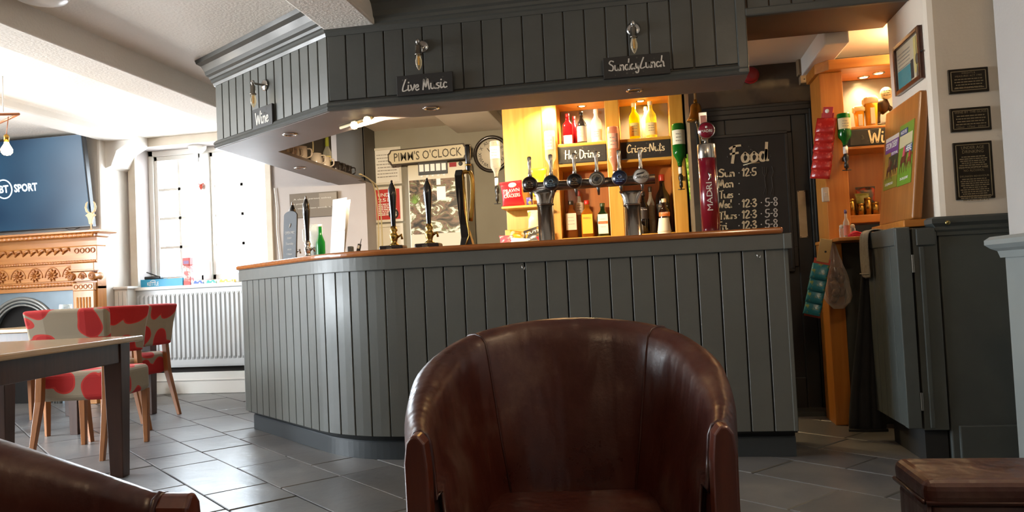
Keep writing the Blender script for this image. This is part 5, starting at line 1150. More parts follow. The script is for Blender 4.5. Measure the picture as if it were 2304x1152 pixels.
# picture-fronted machine
a, b = at(925, 585, 6.80), at(1048, 362, 6.80)
mc = thing('vending_machine', 'cream machine with push buttons and a waterfall picture panel', 'machine', ((a.x + b.x) / 2, 6.95, 0)); w = (b.x - a.x) / 2; zt = b.z
box('case', -w, w, -.15, .13, .1, zt, mat('cream_case', '#c4bca6', .45), mc, bevel=.012)
box('feet', -w + .02, w - .02, -.12, .1, 0, .1, M_black, mc)
zpx = lambda y: at(985, y, 6.80).z
m, nt, bs = _new('waterfall_print'); N, L = nt.nodes, nt.links   # printed picture: dark rocks, white water, green bank
tcn = N.new('ShaderNodeTexCoord'); mpn = N.new('ShaderNodeMapping'); mpn.inputs['Scale'].default_value = (1, 1, 1.7); L.new(tcn.outputs['Object'], mpn.inputs['Vector'])
vn = N.new('ShaderNodeTexNoise'); vn.inputs['Scale'].default_value = 9; vn.inputs['Detail'].default_value = 5; vn.inputs['Distortion'].default_value = 1.2; L.new(mpn.outputs['Vector'], vn.inputs['Vector'])
rpn = N.new('ShaderNodeValToRGB'); E = rpn.color_ramp.elements; E[0].position = .30; E[0].color = rgb('#1d1a17'); E[1].position = .62; E[1].color = rgb('#d9d2c2')
for po, c_ in ((.40, '#37301f'), (.46, '#5a4c3a'), (.52, '#7d5f4c'), (.56, '#55602f')): q = E.new(po); q.color = rgb(c_)
L.new(vn.outputs['Fac'], rpn.inputs['Fac']); L.new(rpn.outputs['Color'], bs.inputs['Base Color']); bs.inputs['Roughness'].default_value = .4
quad('picture_panel', -w + .012, w - .012, zpx(525), zpx(402), MATS['waterfall_print'], mc, -.1515)
box('button_panel', -w * .62, w * .38, -.156, -.15, zpx(392), zpx(364), M_dark_card, mc, bevel=.002)
for k in range(5): box('key', -w * .58 + k * w * .19, -w * .43 + k * w * .19, -.160, -.156, zpx(384), zpx(368), M_paper, mc, bevel=.002); lathe('button', [(.001, .006), (.014, .005), (.016, 0)], M_paper, mc, loc=(-w * .5 + k * w * .19, -.15, zpx(394)), rot=(PI / 2, 0, 0), seg=12, sy=.5, cap=False)
quad('red_display', w * .44, w * .68, zpx(378), zpx(368), mat('red_lcd', '#8a1420', .3), mc, -.1516); lathe('dial', [(.02, 0), (.02, .004)], M_dark_card, mc, loc=(w * .82, -.15, zpx(372)), rot=(PI / 2, 0, 0), seg=14)
quad('stuck_note', -w * .02, w * .28, zpx(450), zpx(420), M_paper, mc, -.1535); quad('stuck_note', -w * .02, w * .12, zpx(416), zpx(402), M_paper, mc, -.1535); quad('red_sticker', w * .62, w * .9, zpx(412), zpx(402), M_redp, mc, -.1535)
bm = nb()
for k in range(9): add_tube(bm, [(-w * .78, -.152, zpx(455)), (-w * .78 + .05 * math.cos(k * .35 + .2), -.155, zpx(455) + .02 + .07 * math.sin(k * .35 + .2))], [.006, .002], 4)
obj('printed_fern', bm, mat('fern_green_print', '#6a8a2c', .5), mc)
# clock
p = at(1107, 347, YB); t = thing('wall_clock', 'round wall clock with dark rim and roman numerals', 'clock', (p.x, YB, p.z))
lathe('rim', [(.14, 0), (.172, 0), (.174, .02), (.165, .035), (.145, .03), (.14, .016)], mat('dark_clock_wood', '#241c17', .3, coat=.4), t, rot=(PI / 2, 0, 0), seg=40, cap=False); lathe('dial', [(.001, .012), (.142, .012), (.142, .014), (.001, .014)], mat('cream_dial', '#cfc6b4', .6), t, rot=(PI / 2, 0, 0), seg=36, cap=False)
for k, s in enumerate(('XII', 'I', 'II', 'III', 'IV', 'V', 'VI', 'VII', 'VIII', 'IX', 'X', 'XI')):
    an = PI / 2 - k * PI / 6; print_text('numeral', s, M_ink, t, (.112 * math.cos(an), -.0155, .112 * math.sin(an)), height=.03, rot=(PI / 2, -(an - PI / 2), 0))
for an, ln in ((2.2, .07), (.6, .1)): tube('hand', [(0, -.018, 0), (ln * math.cos(an), -.018, ln * math.sin(an))], .003, M_ink, t, seg=5)
# sign on the pale wall: a clever person solves a problem, a wise person avoids it
a, b = at(655, 492, 6.82), at(760, 430, 6.82); t = thing('wall_plaque_canvas', 'taupe canvas with typed saying on the pale wall by the window', 'picture', ((a.x + b.x) / 2, 6.82, (a.z + b.z) / 2)); w, h = (b.x - a.x) / 2, (b.z - a.z) / 2
box('canvas', -w, w, -.02, .005, -h, h, mat('taupe_canvas', '#6a6053', .7), t, bevel=.003); box('painted_lit_patch', w * .25, w * .98, -.0225, -.02, -h * .2, h * .9, mat('lit_canvas_tone', '#857a6b', .7), t, bevel=0)  # paler rectangle: a patch of light on the canvas put into the colour
for k, s in enumerate(('A clever person solves', 'a problem.', 'A wise person avoids it.')): print_text('lettering', s, mat('typed_white', '#cfc8bb', .7), t, (-w * .82, -.0245, h * (.5 - .38 * k)), width=(.9, .36, .9)[k] * w * 1.75, height=h * .17, align='LEFT')
a = at(735, 492, 6.6); t = thing('mint_pump_bottle', 'small pale green pump bottle on the far end of the bar', 'bottle', (at(721, 482, 6.3).x, 6.3, TOPZ)); lathe('body', [(.035, 0), (.035, .12), (.012, .14)], mat('mint_plastic', '#9fbfae', .4), t, seg=16); tube('pump', [(0, 0, .14), (0, 0, .2), (-.02, 0, .2)], .007, M_black, t)
# cables down the wall corner
M_cable = mat('cream_cable', '#c9b98c', .5)
t = thing('wall_cables', 'cream cables running down the corner beside the framed notices', 'cable', (-2.5, 7.0, 1.1))
for k in range(2): tube('cable', smooth_line([(-2.49 + .01 * k, 6.55, 1.93), (-2.49, 6.8, 1.915), (-2.515 + .03 * k, 7.0, 1.85), (-2.51 + .03 * k, 7.05, 1.6), (-2.515 + .035 * k, 7.05, 1.3), (-2.51 + .02 * k, 7.05, 1.1)], 5), .006, M_cable, t, seg=6, world=True)
t = thing('window_side_cable', 'white cable running down beside the window frame', 'cable', (-3.42, 6.80, 1.1)); tube('cable', smooth_line([(-3.43, 6.81, 1.9), (-3.415, 6.81, 1.7), (-3.42, 6.81, 1.5), (-3.40, 6.81, 1.25), (-3.39, 6.81, 1.03)], 5), .006, M_gloss, t, seg=6, world=True)
t = thing('shelf_cable', 'pale cable drooping inside the canopy above the mugs', 'cable', (-2.6, 5.4, 2.2)); tube('cable', smooth_line([(-2.44, 4.98, 1.99), (-2.5, 5.2, 2.04), (-2.55, 5.5, 2.12), (-2.58, 5.7, 2.25)], 4), .006, M_cable, t, seg=6, world=True)
tube('cable', smooth_line([(-2.58, 5.7, 2.25), (-2.6, 5.8, 2.2), (-2.59, 5.82, 2.1), (-2.6, 5.84, 2.02)], 4), .006, M_cable, t, seg=6, world=True)
# mugs on the canopy shelf
M_mug = mat('white_mug_glaze', '#cdbfae', .25, coat=.4); M_mugd = mat('dark_mug_glaze', '#2a2422', .25, coat=.4)
def mug(px, py, X, label, m, sc=1.0, hs=1):
    p = at_x(px, py, X); t = thing('mug', label, 'mug', (X, p.y, 1.906), 0, 'mugs on the canopy shelf')
    lathe('cup', [(.034 * sc, 0), (.038 * sc, .004), (.04 * sc, .09 * sc), (.0375 * sc, .09 * sc), (.036 * sc, .01)], m, t, seg=22, cap=False); lathe('cup_floor', [(.001, .006), (.036 * sc, .006), (.036 * sc, .01), (.001, .01)], m, t, seg=16, cap=False)
    tube('handle', smooth_line([(hs * .038 * sc, 0, .075 * sc), (hs * .068 * sc, 0, .07 * sc), (hs * .068 * sc, 0, .03 * sc), (hs * .038 * sc, 0, .018 * sc)], 3), .006, m, t, seg=8)
for k, (px, py, m, lab, sc) in enumerate(((640, 340, M_mug, 'white mug furthest into the dark corner of the canopy shelf', .95), (652, 344, M_mug, 'small white mug second from the dark corner of the canopy shelf', .85), (662, 346, M_mug, 'white mug with yellow sticker third on the canopy shelf', 1.0), (677, 350, M_mug, 'large pinkish mug with round handle on the canopy shelf', 1.25),
        (711, 366, M_mug, 'broad white mug in the middle of the canopy shelf', 1.15), (731, 374, M_mug, 'white mug in front of the wine bottle on the canopy shelf', 1.1), (755, 382, M_mugd, 'first dark mug right of the wine bottle', 1.05), (768, 388, M_mugd, 'second dark mug right of the wine bottle', 1.05), (782, 393, M_mugd, 'dark mug at the right end of the canopy shelf', 1.05))):
    mug(px, py, -2.585, lab, m, sc)
p = at_x(737, 360, -2.66); t = thing('bottle', 'clear wine bottle with yellow-green foil on the canopy shelf', 'bottle', (-2.66, p.y, 1.906)); lathe('glass_body', [(.036, 0), (.038, .006), (.038, .18), (.016, .23), (.014, .26)], gl('clear', '#e8e6da', .15), t); lathe('cap', [(.0165, .235), (.0165, .31), (.014, .315)], mat('lime_foil', '#a3ab3c', .3), t)
bm = nb(); add_grid(bm, [[(.0388 * math.cos(-PI / 2 + a * .16), .0388 * math.sin(-PI / 2 + a * .16), z) for a in range(-8, 9)] for z in (.04, .15)]); obj('label', bm, mat('label_c9b87a', '#c9b87a', .6), t)
# track light with two lit globes
p0, p1 = on_floor(766, 288, 1.872), on_floor(838, 264, 1.872); t = thing('track_light', 'cream rail with two glowing globe lamps on the canopy edge', 'lamp', tuple((p0 + p1) / 2))
c = (p0 + p1) / 2; tube('rail', [tuple(p0 - c), tuple(p1 - c)], .009, mat('cream_rail', '#d8c9a0', .4), t); tube('stem', [(0, 0, 0), (0, 0, 1.886 - c.z)], .008, MATS['cream_rail'], t)
for px, py in ((797, 282), (826, 271)):
    f_ = (px - 766) / 72; p = on_floor(px, py, 1.845) - c; lathe('globe', [(.002, .024), (.016, .019), (.024, 0), (.016, -.019), (.002, -.024)], glow('lit_globe', '#ffe2a8', 2.5), t, loc=tuple(p), seg=16, cap=False); tube('globe_holder', [tuple(p + Vector((0, .0, .015))), tuple(p0 + (p1 - p0) * f_ - c)], .007, MATS['cream_rail'], t)
    l = bpy.data.lights.new('globe_light', 'SPOT'); l.energy = 120; l.color = (1, .80, .54); l.shadow_soft_size = .03; l.spot_size = math.radians(112); l.spot_blend = .6; o = bpy.data.objects.new('globe_light', l); COL.objects.link(o); o.parent = t; o.location = tuple(p + Vector((0, .06, -.01))); o.rotation_euler = (math.radians(72), 0, math.radians(-10))
# ================================================================== DOOR SIDE AND RIGHT-HAND UNIT
# chalkboard on the door
YD = 5.196
a, b = at(1620, 600, YD), at(1770, 303, YD)
x0, x1 = at(1622, 420, YD).x - .045, at(1770, 420, YD).x; z1 = at(1700, 306, YD).z; z0 = z1 - .86
t = thing('menu_chalkboard', 'large black chalkboard headed Food with serving hours', 'chalkboard', ((x0 + x1) / 2, YD - .012, (z0 + z1) / 2)); w, h = (x1 - x0) / 2, (z1 - z0) / 2
box('board', -w, w, 0, .008, -h, h, M_chalkb, t, bevel=0)
M_bf = mat('black_frame_wood', '#1a1714', .4)
for q in ((-w - .02, -w, -h, h), (w, w + .02, -h, h), (-w - .02, w + .02, -h - .02, -h), (-w - .02, w + .02, h, h + .02)): box('frame_bar', q[0], q[1], -.008, .01, q[2], q[3], M_bf, t, bevel=.003)
L0 = Vector(t.location)
def cpos(px, py): v = at(px, py, YD - .012) - L0; return (v.x, -.0025, v.z)
spatter_p = cpos(1685, 345)
rn = random.Random(5)
for k in range(16):
    r = rn.uniform(.002, .006); v = (spatter_p[0] + rn.gauss(0, .09), -.0012, spatter_p[2] + rn.gauss(0, .035)); lathe('chalk_dot', [(r, 0), (r, .0006)], M_dust, t, loc=v, rot=(PI / 2, 0, 0), seg=8)
brush('heading', 'Food', M_chalkc, t, cpos(1685, 344), .235, .115, w=.13); tube('underline', [cpos(1672, 372), cpos(1690, 367), cpos(1709, 366)], [.003, .0045, .002], M_chalkc, t, seg=5)
def cline(px, py, s, wd, ht, sw=.14, m=None): brush('chalk_line', s, m or M_chalkc, t, cpos(px, py), wd, ht, w=sw)
for k, (d, y, a_, b_) in enumerate((('Sun', 389, '12.5', None), ('Mon', 413, None, None), ('Tues', 437, None, None), ('Wed', 459, '12.3', '5-8'), ('Thurs', 484, '12.3', '5-8'), ('Fri', 508, '12.3', '5-8'))):
    cline((1634, 1632, 1634, 1630, 1638, 1626)[k], y, d, (.095, .09, .08, .09, .105, .06)[k], .05)
    lathe('chalk_dot', [(.004, 0), (.004, .0006)], M_chalk, t, loc=cpos(1663, y), rot=(PI / 2, 0, 0), seg=8)
    if a_: cline(1686, y - 2, a_, .085, .05)
    if b_: cline(1735, y - 5, b_, .075, .052, .11, M_chalk); lathe('chalk_dot', [(.004, 0), (.004, .0006)], M_chalk, t, loc=cpos(1713, y - 3), rot=(PI / 2, 0, 0), seg=8)
for sx in (1720, 1736):
    tube('cutlery_drawing', [cpos(sx, 398), cpos(sx + 2, 420), cpos(sx - 2, 436), cpos(sx + 3, 440), cpos(sx + 4, 426), cpos(sx, 400)], .0013, M_dust, t, seg=4)
for dx in (-5, 0, 5): tube('cutlery_drawing', [cpos(1720 + dx, 376), cpos(1720 + dx * .8, 390), cpos(1721, 398)], .0013, M_dust, t, seg=4)
tube('cutlery_drawing', [cpos(1736, 374), cpos(1740, 386), cpos(1736, 400)], .0013, M_dust, t, seg=4)

# bell
p = at(1567, 272, 5.0); zt = at(1567, 215, 5.0).z - p.z
t = thing('brass_bell', 'brass last-orders bell hanging from a rope', 'bell', (p.x, 5.0, p.z))
lathe('bell_body', [(.058, 0), (.06, .004), (.054, .012), (.042, .03), (.036, .06), (.033, .09), (.026, .105), (.01, .113), (.001, .115)], mat('old_brass', '#96702c', .3, .9), t, seg=28); lathe('crown', [(.01, .112), (.012, .12), (.008, .135), (.002, .14)], MATS['old_brass'], t, seg=14)
lathe('clapper', [(.002, .05), (.003, .0), (.01, -.012), (.002, -.02)], M_steeld, t, seg=10); tube('rope', [(0, 0, .135), (0, 0, 2.41 - p.z)], .007, mat('hemp_rope', '#9a7a4a', .9), t); tube('pull_rope', [(.0, -.0, -.015), (.016, 0, -.12), (.018, 0, -.3)], .004, MATS['hemp_rope'], t, seg=6)
box('ceiling_hook_plate', -.03, .03, -.03, .03, 2.405 - p.z, 2.414 - p.z, M_steeld, t)
# green packets on a strip beside the back bar
def packet_strip(px0, py0, n, Y, w, pw, ph, pitch, label, c, lean, back=None, rz=0.0, cardc=None, name='packet_strip'):
    p = at(px0, py0, Y); t = thing(name, label, 'snack strip', (p.x, Y, p.z), rz); t.rotation_euler = (0, lean, rz)
    bm = nb(); add_box(bm, -w / 2, w / 2, .0, .004, -pitch * n - ph * .5, .02); obj('card', bm, mat('strip_card_' + (cardc or c)[1:], cardc or c, .6), t)
    m = mat('strip_foil_' + c[1:], c, .25, c2=back, scale=30, lo=.55, hi=.62, bump=.5, bscale=25)
    for k in range(n):
        bm = nb(); rows = []
        for q in range(6):
            v = q / 5; th = .012 * math.sin(PI * v) + .002; rows.append([(pw / 2 * math.cos(s * PI / 5), -.008 - .012 * v + th * math.sin(s * PI / 5) - .01 * v, -ph * v) for s in range(10)])
        V = add_grid(bm, rows, True); bm.faces.new(V[0]); bm.faces.new(V[-1]); bmesh.ops.recalc_face_normals(bm, faces=bm.faces[:]); obj('packet', bm, m, t, loc=(0, 0, -pitch * k - .01), smooth=True)
    return t
packet_strip(1553, 352, 6, 5.62, .05, .07, .075, .045, 'strip of yellow-green packets hanging beside the end post', '#6f9a2a', math.radians(-3), '#b8bf5a')
t = packet_strip(1862, 262, 6, 4.72, .07, .11, .09, .052, 'red card of snack packets hanging on the right-hand post', '#a3221c', math.radians(9), '#c2483a', rz=-.5, cardc='#a8201c')
box('header', -.028, .028, -.004, .002, -.02, .055, mat('strip_card_a8201c', '#a8201c', .6), t); lathe('header_spot', [(.012, 0), (.012, .001)], M_paper, t, loc=(-.004, -.005, .03), rot=(PI / 2, 0, 0), seg=12)
t2 = packet_strip(1849, 590, 4, 4.53, .085, .09, .085, .066, 'teal packets clipped to a red-edged card below the shelf', '#2f7f8c', math.radians(13), '#8a9a58', rz=-.35, cardc='#b8462c')
box('header', -.03, .035, -.003, .004, .0, .13, mat('tan_card', '#b8945a', .7), t2); lathe('hang_hole', [(.006, 0), (.006, .001)], M_ink, t2, loc=(.01, -.0035, .06), rot=(PI / 2, 0, 0), seg=10)
# clear bag of brown packets
p = at(1873, 545, 4.58); zb = at(1873, 695, 4.58).z - p.z
t = thing('plastic_bag', 'clear plastic bag full of brown packets hanging from the shelf edge', 'bag', (p.x, 4.58, p.z))
rn = random.Random(9); rows = []
for k in range(12):
    v = k / 11; rr = .012 + .058 * math.sin(min(1, v * 1.12) * PI * .55) ** 1.3 if v < .9 else .05 * (1 - (v - .9) * 7) + .012
    rows.append([(rr * math.cos(2 * PI * q / 18) * (1 + rn.uniform(-.12, .12)) + .012 * v, rr * .75 * math.sin(2 * PI * q / 18) * (1 + rn.uniform(-.12, .12)), zb * v) for q in range(18)])
bm = nb(); V = add_grid(bm, rows, True); bm.faces.new(V[-1]); bmesh.ops.recalc_face_normals(bm, faces=bm.faces[:]); obj('bag_film', bm, glass('clear_film', '#e8e0d8', .12, .08), t, smooth=True)
for k in range(9):
    v = .45 + .5 * (k % 5) / 5; a_ = k * 2.1; bm = nb(); add_lathe(bm, [(.004, -.028), (.018, -.02), (.02, 0), (.018, .02), (.004, .028)], 10, Matrix.Translation((.024 * math.cos(a_) + .01, .02 * math.sin(a_), zb * v)) @ Matrix.Rotation(rn.uniform(-.6, .6), 4, 'Y')); obj('wrapped_bar', bm, mat('brown_wrapper', '#5a3420', .35, c2='#8a6a4a', scale=40), t, smooth=True)
tube('tie', [(-.012, 0, -.01), (.012, 0, -.01)], .006, M_cable, t, seg=6)

# alarm box, red sounder, switch
p = at(1811, 165, DY); t = thing('alarm_box', 'ribbed beige alarm box on the wall above the door', 'alarm', (p.x, DY, p.z))
M_beige = mat('beige_plastic', '#8a7458', .5); box('grille_box', -.052, .052, -.06, 0, -.02, .08, M_beige, t, bevel=.004)
for k in range(11): box('rib', -.047 + k * .0088, -.043 + k * .0088, -.064, -.06, -.014, .074, M_beige, t, bevel=0)
box('lower_box', -.04, .052, -.055, 0, -.075, -.024, M_beige, t, bevel=.004)
for s in (-1, 1): lathe('screw', [(.004, 0), (.004, .002)], M_ink, t, loc=(.006 + s * .022, -.055, -.05), rot=(PI / 2, 0, 0), seg=8)
tube('lead', [(.05, -.02, -.06), (.06, -.02, -.13), (.085, -.02, -.2)], .004, M_cable, t, seg=6)
p = at(1688, 170, DY); t = thing('fire_sounder', 'small red round fire sounder on the wall by the canopy end', 'fire sounder', (p.x, DY, p.z)); lathe('body', [(.045, 0), (.05, .02), (.045, .045), (.03, .055)], mat('sounder_red', '#8a1a20', .4), t, rot=(PI / 2, 0, 0)); lathe('base', [(.055, 0), (.055, .012)], MATS['sounder_red'], t, rot=(PI / 2, 0, 0))

# right-hand unit
YR = 4.75
ru = thing('side_shelf_unit', 'orange pine shelf unit with lit bay right of the door', 'shelf unit', (1.3, 4.9, 0))
def rb(name, x0, x1, y0, y1, z0, z1, m=M_pine, bevel=.004): bm = nb(); add_box(bm, x0, x1, y0, y1, z0, z1); return obj(name, bm, m, ru, world=True, bevel=bevel)
M_opine = wood('orange_pine', '#a8651f', '#bd7a2f', .4, axis=2, scale=2.4, coat=.25); M_opineh = wood('orange_pine_level', '#a8651f', '#bd7a2f', .4, axis=0, scale=2.4, coat=.25)
rb('post', 1.02, 1.145, YR, 5.02, 1.06, 2.03, M_opine); rb('lower_post', .995, 1.085, YR, 5.0, 0, 1.04, M_opine)
bm = nb(); add_prism(bm, [(1.0, 4.77), (1.06, YR - .06), (1.75, YR - .06), (1.75, 5.02), (1.0, 5.02)], 2.03, 2.09); obj('crown_board', bm, M_opineh, ru, world=True, bevel=.006)
rb('shelf', 1.145, 1.75, YR + .005, 5.02, 1.688, 1.705, M_opineh); rb('shelf', 1.145, 1.75, YR + .005, 5.02, 1.575, 1.592, M_opineh); rb('upper_back', 1.145, 1.75, 5.005, 5.02, 1.7, 2.03, M_mirror); rb('lower_back', 1.145, 1.75, 5.005, 5.02, 1.15, 1.58, M_pined)
rb('base_shelf', 1.12, 1.75, YR + .005, 5.02, 1.15, 1.195, M_opineh); rb('ledge_board', .99, 1.7, 4.40, 5.0, 1.04, 1.06, M_opineh); rb('cupboard', 1.09, 1.7, 4.78, 5.0, 0, 1.04, M_dark)
chalk_sign('chalk_sign', 'Wine', (1.345, YR + .003, 1.640), 0, .36, .09, .15, 'dark sign lettered Wine on the right-hand unit', m=M_chalkc, thick=.006)
G4 = 'lit downlights of the right-hand unit'
spot(1944, 187, 4.93, 2.029, 20, 'lit downlight nearer the right-hand post', G4); spot(1977, 162, 4.86, 2.029, 20, 'lit downlight nearer the white wall', G4)
p = at(1857, 438, 4.74); t = thing('switch_box', 'white plastic switch on the side of the pine post', 'switch', (p.x, 4.749, p.z)); box('case', -.02, .02, -.022, 0, -.042, .042, mat('white_plastic', '#b9b0a0', .5), t, bevel=.006); box('rocker', -.008, .008, -.026, -.02, -.012, .012, MATS['white_plastic'], t, bevel=.002)
t = thing('assumed_alcove_lamp', 'assumed small bare warm lamp hidden on the alcove ceiling behind the white wall', 'lamp', (1.55, 4.66, 2.224)); lathe('base', [(.05, 0), (.05, -.012), (.02, -.02)], M_gloss, t, seg=18); lathe('bulb', [(.012, -.018), (.028, -.045), (.02, -.07), (.002, -.078)], glow('lit_bulb_glow', '#ffd28a', 30.0), t, seg=14)  # assumed lamp, hidden from view, added to light the alcove ceiling and post
l = bpy.data.lights.new('bulb_light', 'POINT'); l.energy = 16; l.color = (1, .68, .34); l.shadow_soft_size = .03; o = bpy.data.objects.new('bulb_light', l); COL.objects.link(o); o.parent = t; o.location = (0, 0, -.11)
# novelty beer glasses and trophy
M_beer = mat('amber_beer', '#c98a1c', .2, coat=.5); M_foam = mat('cream_foam', '#d9c9a0', .7, bump=.4, bscale=30)
for px, top, lab, sc in ((1934, 238, 'smaller novelty beer glass with foam on the lit shelf', .85), (1961, 215, 'larger novelty beer glass with foam on the lit shelf', 1.1)):
    p = at(px, 278, 4.85); h = at(px, top, 4.85).z - 1.705; t = thing('novelty_beer_glass', lab, 'ornament', (p.x, 4.85, 1.705), group='novelty beer glasses on the lit shelf')
    lathe('glass_body', [(.027 * sc, 0), (.028 * sc, .004), (.036 * sc, h * .8)], M_beer, t, seg=20); lathe('foam', [(.037 * sc, h * .74), (.041 * sc, h * .8), (.04 * sc, h * .9), (.028 * sc, h * .98), (.002, h)], M_foam, t, seg=16)
    box('label', -.012, .012, -.034 * sc, -.02, h * .1, h * .6, mat('silver_label', '#b8b0a0', .3, .6), t, bevel=.002); lathe('drip', [(.002, .02), (.01, .01), (.01, -.01), (.002, -.02)], M_foam, t, loc=(-.036 * sc, -.01, h * .8), seg=10)
p = at(1988, 278, 4.88); t = thing('trophy', 'dark bronze trophy figure with a pale round medallion', 'trophy', (p.x, 4.88, 1.705)); M_bronze = mat('dark_bronze', '#3a2c1c', .35, .8)
lathe('base', [(.05, 0), (.05, .02), (.035, .03)], M_bronze, t, seg=18)
bm = nb(); add_tube(bm, smooth_line([(-.03, 0, .03), (-.028, 0, .08), (-.005, 0, .12), (.02, 0, .13), (.05, 0, .1), (.06, 0, .05)], 4), [.014] * 20 + [.010], 10); add_lathe(bm, [(.004, .08), (.03, .1), (.04, .135), (.03, .165), (.004, .18)], 14); obj('figure', bm, M_bronze, t, smooth=True)
lathe('medallion', [(.001, .01), (.034, .01), (.036, .004), (.034, 0)], mat('pale_medal', '#bdb08e', .4, .3), t, loc=(.02, -.02, .2), rot=(PI / 2, 0, 0), seg=24, cap=False); text_rows('medal_marks', M_bronze, t, (.02, -.031, .212), .04, 3, .012, .004, seed=3); lathe('plume', [(.002, 0), (.014, .012), (.01, .03), (.002, .04)], M_foam, t, loc=(.05, -.01, .06), seg=12)
# tins and packets in the lower bay
M_tin = mat('brass_tin', '#9a7a3a', .25, .9)
for k, (px, yt, lab) in enumerate(((1915, 448, 'short gilt tin nearest the post in the lower bay'), (1936, 458, 'lowest gilt tin in the lower bay'), (1952, 445, 'tallest gilt tin by the raised flap'), (1968, 455, 'last gilt tin by the raised flap'))):
    p = at(px, yt, 4.82); t = thing('metal_tin', lab, 'tin', (p.x, 4.82, 1.195), group='gilt tins in the lower bay'); hh = p.z - 1.195; lathe('can', [(.0195, 0), (.0195, hh - .004)], M_tin, t, seg=20); lathe('lid', [(.0205, hh - .012), (.0205, hh)], M_tin, t, seg=20)
bag(1950, 480, 4.93, .11, .17, 'dark packet with orange label at the back of the lower bay', '#2a2622', '#b8482a', z=1.2, grp='packets in the lower bay', sc=6); bag(1942, 480, 4.90, .08, .13, 'olive green packet behind the gilt tins', '#7a7a30', '#9a9a58', z=1.2, grp='packets in the lower bay')
# hot sauce, shaker, red cloth on the ledge
p = at(1905, 520, 4.60); t = thing('sauce_bottle', 'small clear sauce bottle with red label on the ledge', 'bottle', (p.x, 4.60, 1.06)); hh = at(1905, 472, 4.6).z - 1.06; lathe('glass_body', [(.016, 0), (.0165, .004), (.0165, hh * .55), (.007, hh * .7), (.0065, hh * .88)], gl('clear', '#e8e6da', .15), t, seg=16); lathe('cap', [(.0075, hh * .87), (.0075, hh)], mat('cap_5a4a70', '#5a4a70', .4), t, seg=12)
bm = nb(); add_grid(bm, [[(.017 * math.cos(-PI / 2 + a_ * .16), .017 * math.sin(-PI / 2 + a_ * .16), z) for a_ in range(-8, 9)] for z in (.015, hh * .45)]); obj('label', bm, mat('label_b86a50', '#b86a50', .6), t)
for k, px in enumerate((1894, 1919)):
    p = at(px, 522, 4.62); t = thing('glass_shaker', ('glass shaker left of the sauce bottle', 'glass shaker right of the sauce bottle')[k], 'shaker', (p.x, 4.62, 1.06), group='shakers on the ledge'); lathe('jar', [(.013, 0), (.014, .05), (.011, .06)], M_clear, t, seg=14); lathe('lid', [(.012, .058), (.012, .072), (.006, .078)], MATS['white_plastic'], t, seg=14)
p = at(1925, 525, 4.52); t = thing('red_cloth', 'crumpled red cloth on the ledge beside the towel', 'cloth', (p.x, 4.52, 1.06)); rn = random.Random(4)
bm = nb(); bmesh.ops.create_icosphere(bm, subdivisions=3, radius=1)
for v in bm.verts: n_ = 1 + rn.uniform(-.08, .08); v.co = (v.co.x * .042 * n_, v.co.y * .04 * n_, max(0, v.co.z) * .034 * n_)
obj('cloth_body', bm, mat('red_cloth', '#a81c28', .9), t, smooth=True); tube('fold', smooth_line([(-.03, -.02, .012), (0, -.03, .025), (.03, -.02, .012)], 4), .006, mat('red_cloth', '#a81c28', .9), t)

# ---- towel over the gate end, black cloth hanging at the opening
def drape(name, rows_px, Y, th, m, parent, seed=1, wob=.006):
    """sheet through pixel rows [(y, xl, xr)] hung at depth Y, with folds"""
    rn = random.Random(seed); ph = rn.uniform(0, 6); rows = []
    for i, (y, xl, xr) in enumerate(rows_px):
        row = []
        for k in range(15):
            p = at(xl + (xr - xl) * k / 14, y, Y); amp = wob * (.3 + .7 * i / max(1, len(rows_px) - 1))
            row.append((p.x, p.y + amp * math.sin(k * 1.35 + ph + i * .12), p.z))
        rows.append(row)
    bm = nb(); add_grid(bm, rows); o = obj(name, bm, m, parent, world=True, smooth=True)
    md = o.modifiers.new('thick', 'SOLIDIFY'); md.thickness = th; md.offset = 1; md2 = o.modifiers.new('round', 'SUBSURF'); md2.levels = 1; md2.render_levels = 1; return o
M_towel = mat('grey_towel', '#8f8779', .95, c2='#847c6e', scale=60, bump=.6, bscale=200)
t = thing('bar_towel', 'grey bar towel draped over the open gate', 'towel', (1.12, 4.28, 1.0))
rows = []
for v, (X, Z) in enumerate(((1.085, .835), (1.082, .90), (1.082, .97), (1.083, 1.03), (1.088, 1.066), (1.10, 1.079), (1.13, 1.082), (1.158, 1.078), (1.172, 1.06), (1.176, 1.0), (1.178, .93))):
    rows.append([(X - .004 * math.sin(k * 1.5 + v * .2) * (1 if v < 4 else .2), 4.19 + .016 * k * (1 + .12 * (abs(v - 5) / 5)) - .01 * (abs(v - 5) / 5) , Z + .003 * math.sin(k * .9)) for k in range(10)])
bm = nb(); add_grid(bm, rows); o = obj('towel_sheet', bm, M_towel, t, world=True, smooth=True); md = o.modifiers.new('thick', 'SOLIDIFY'); md.thickness = .007; md.offset = 0; md = o.modifiers.new('round', 'SUBSURF'); md.levels = 1; md.render_levels = 1
rows = [[(x - .006, y, z) for x, y, z in r] for r in (rows[0], rows[1])]
bm = nb(); add_grid(bm, [[(x - .004, y, .86 + .004 * i) for x, y, z in rows[0]] for i in range(2)]); obj('woven_band', bm, mat('towel_band', '#a39a8b', .95), t, world=True)
M_blk = mat('black_fabric', '#0d0d0d', .85, c2='#151515', scale=9)
t = thing('black_drape', 'long black cloth hanging from the end of the open gate', 'cloth', (1.1, 4.36, 0))
drape('cloth_sheet', [(600, 1938, 1972), (700, 1932, 1976), (800, 1922, 1984), (870, 1914, 1990), (930, 1910, 1996), (972, 1908, 2000)], 4.34, .012, M_blk, t, 3, .014)
tube('hem', [tuple(at(1910, 968, 4.33) - Vector(t.location)), tuple(at(1955, 969, 4.325) - Vector(t.location)), tuple(at(1998, 968, 4.33) - Vector(t.location))], .008, M_blk, t)

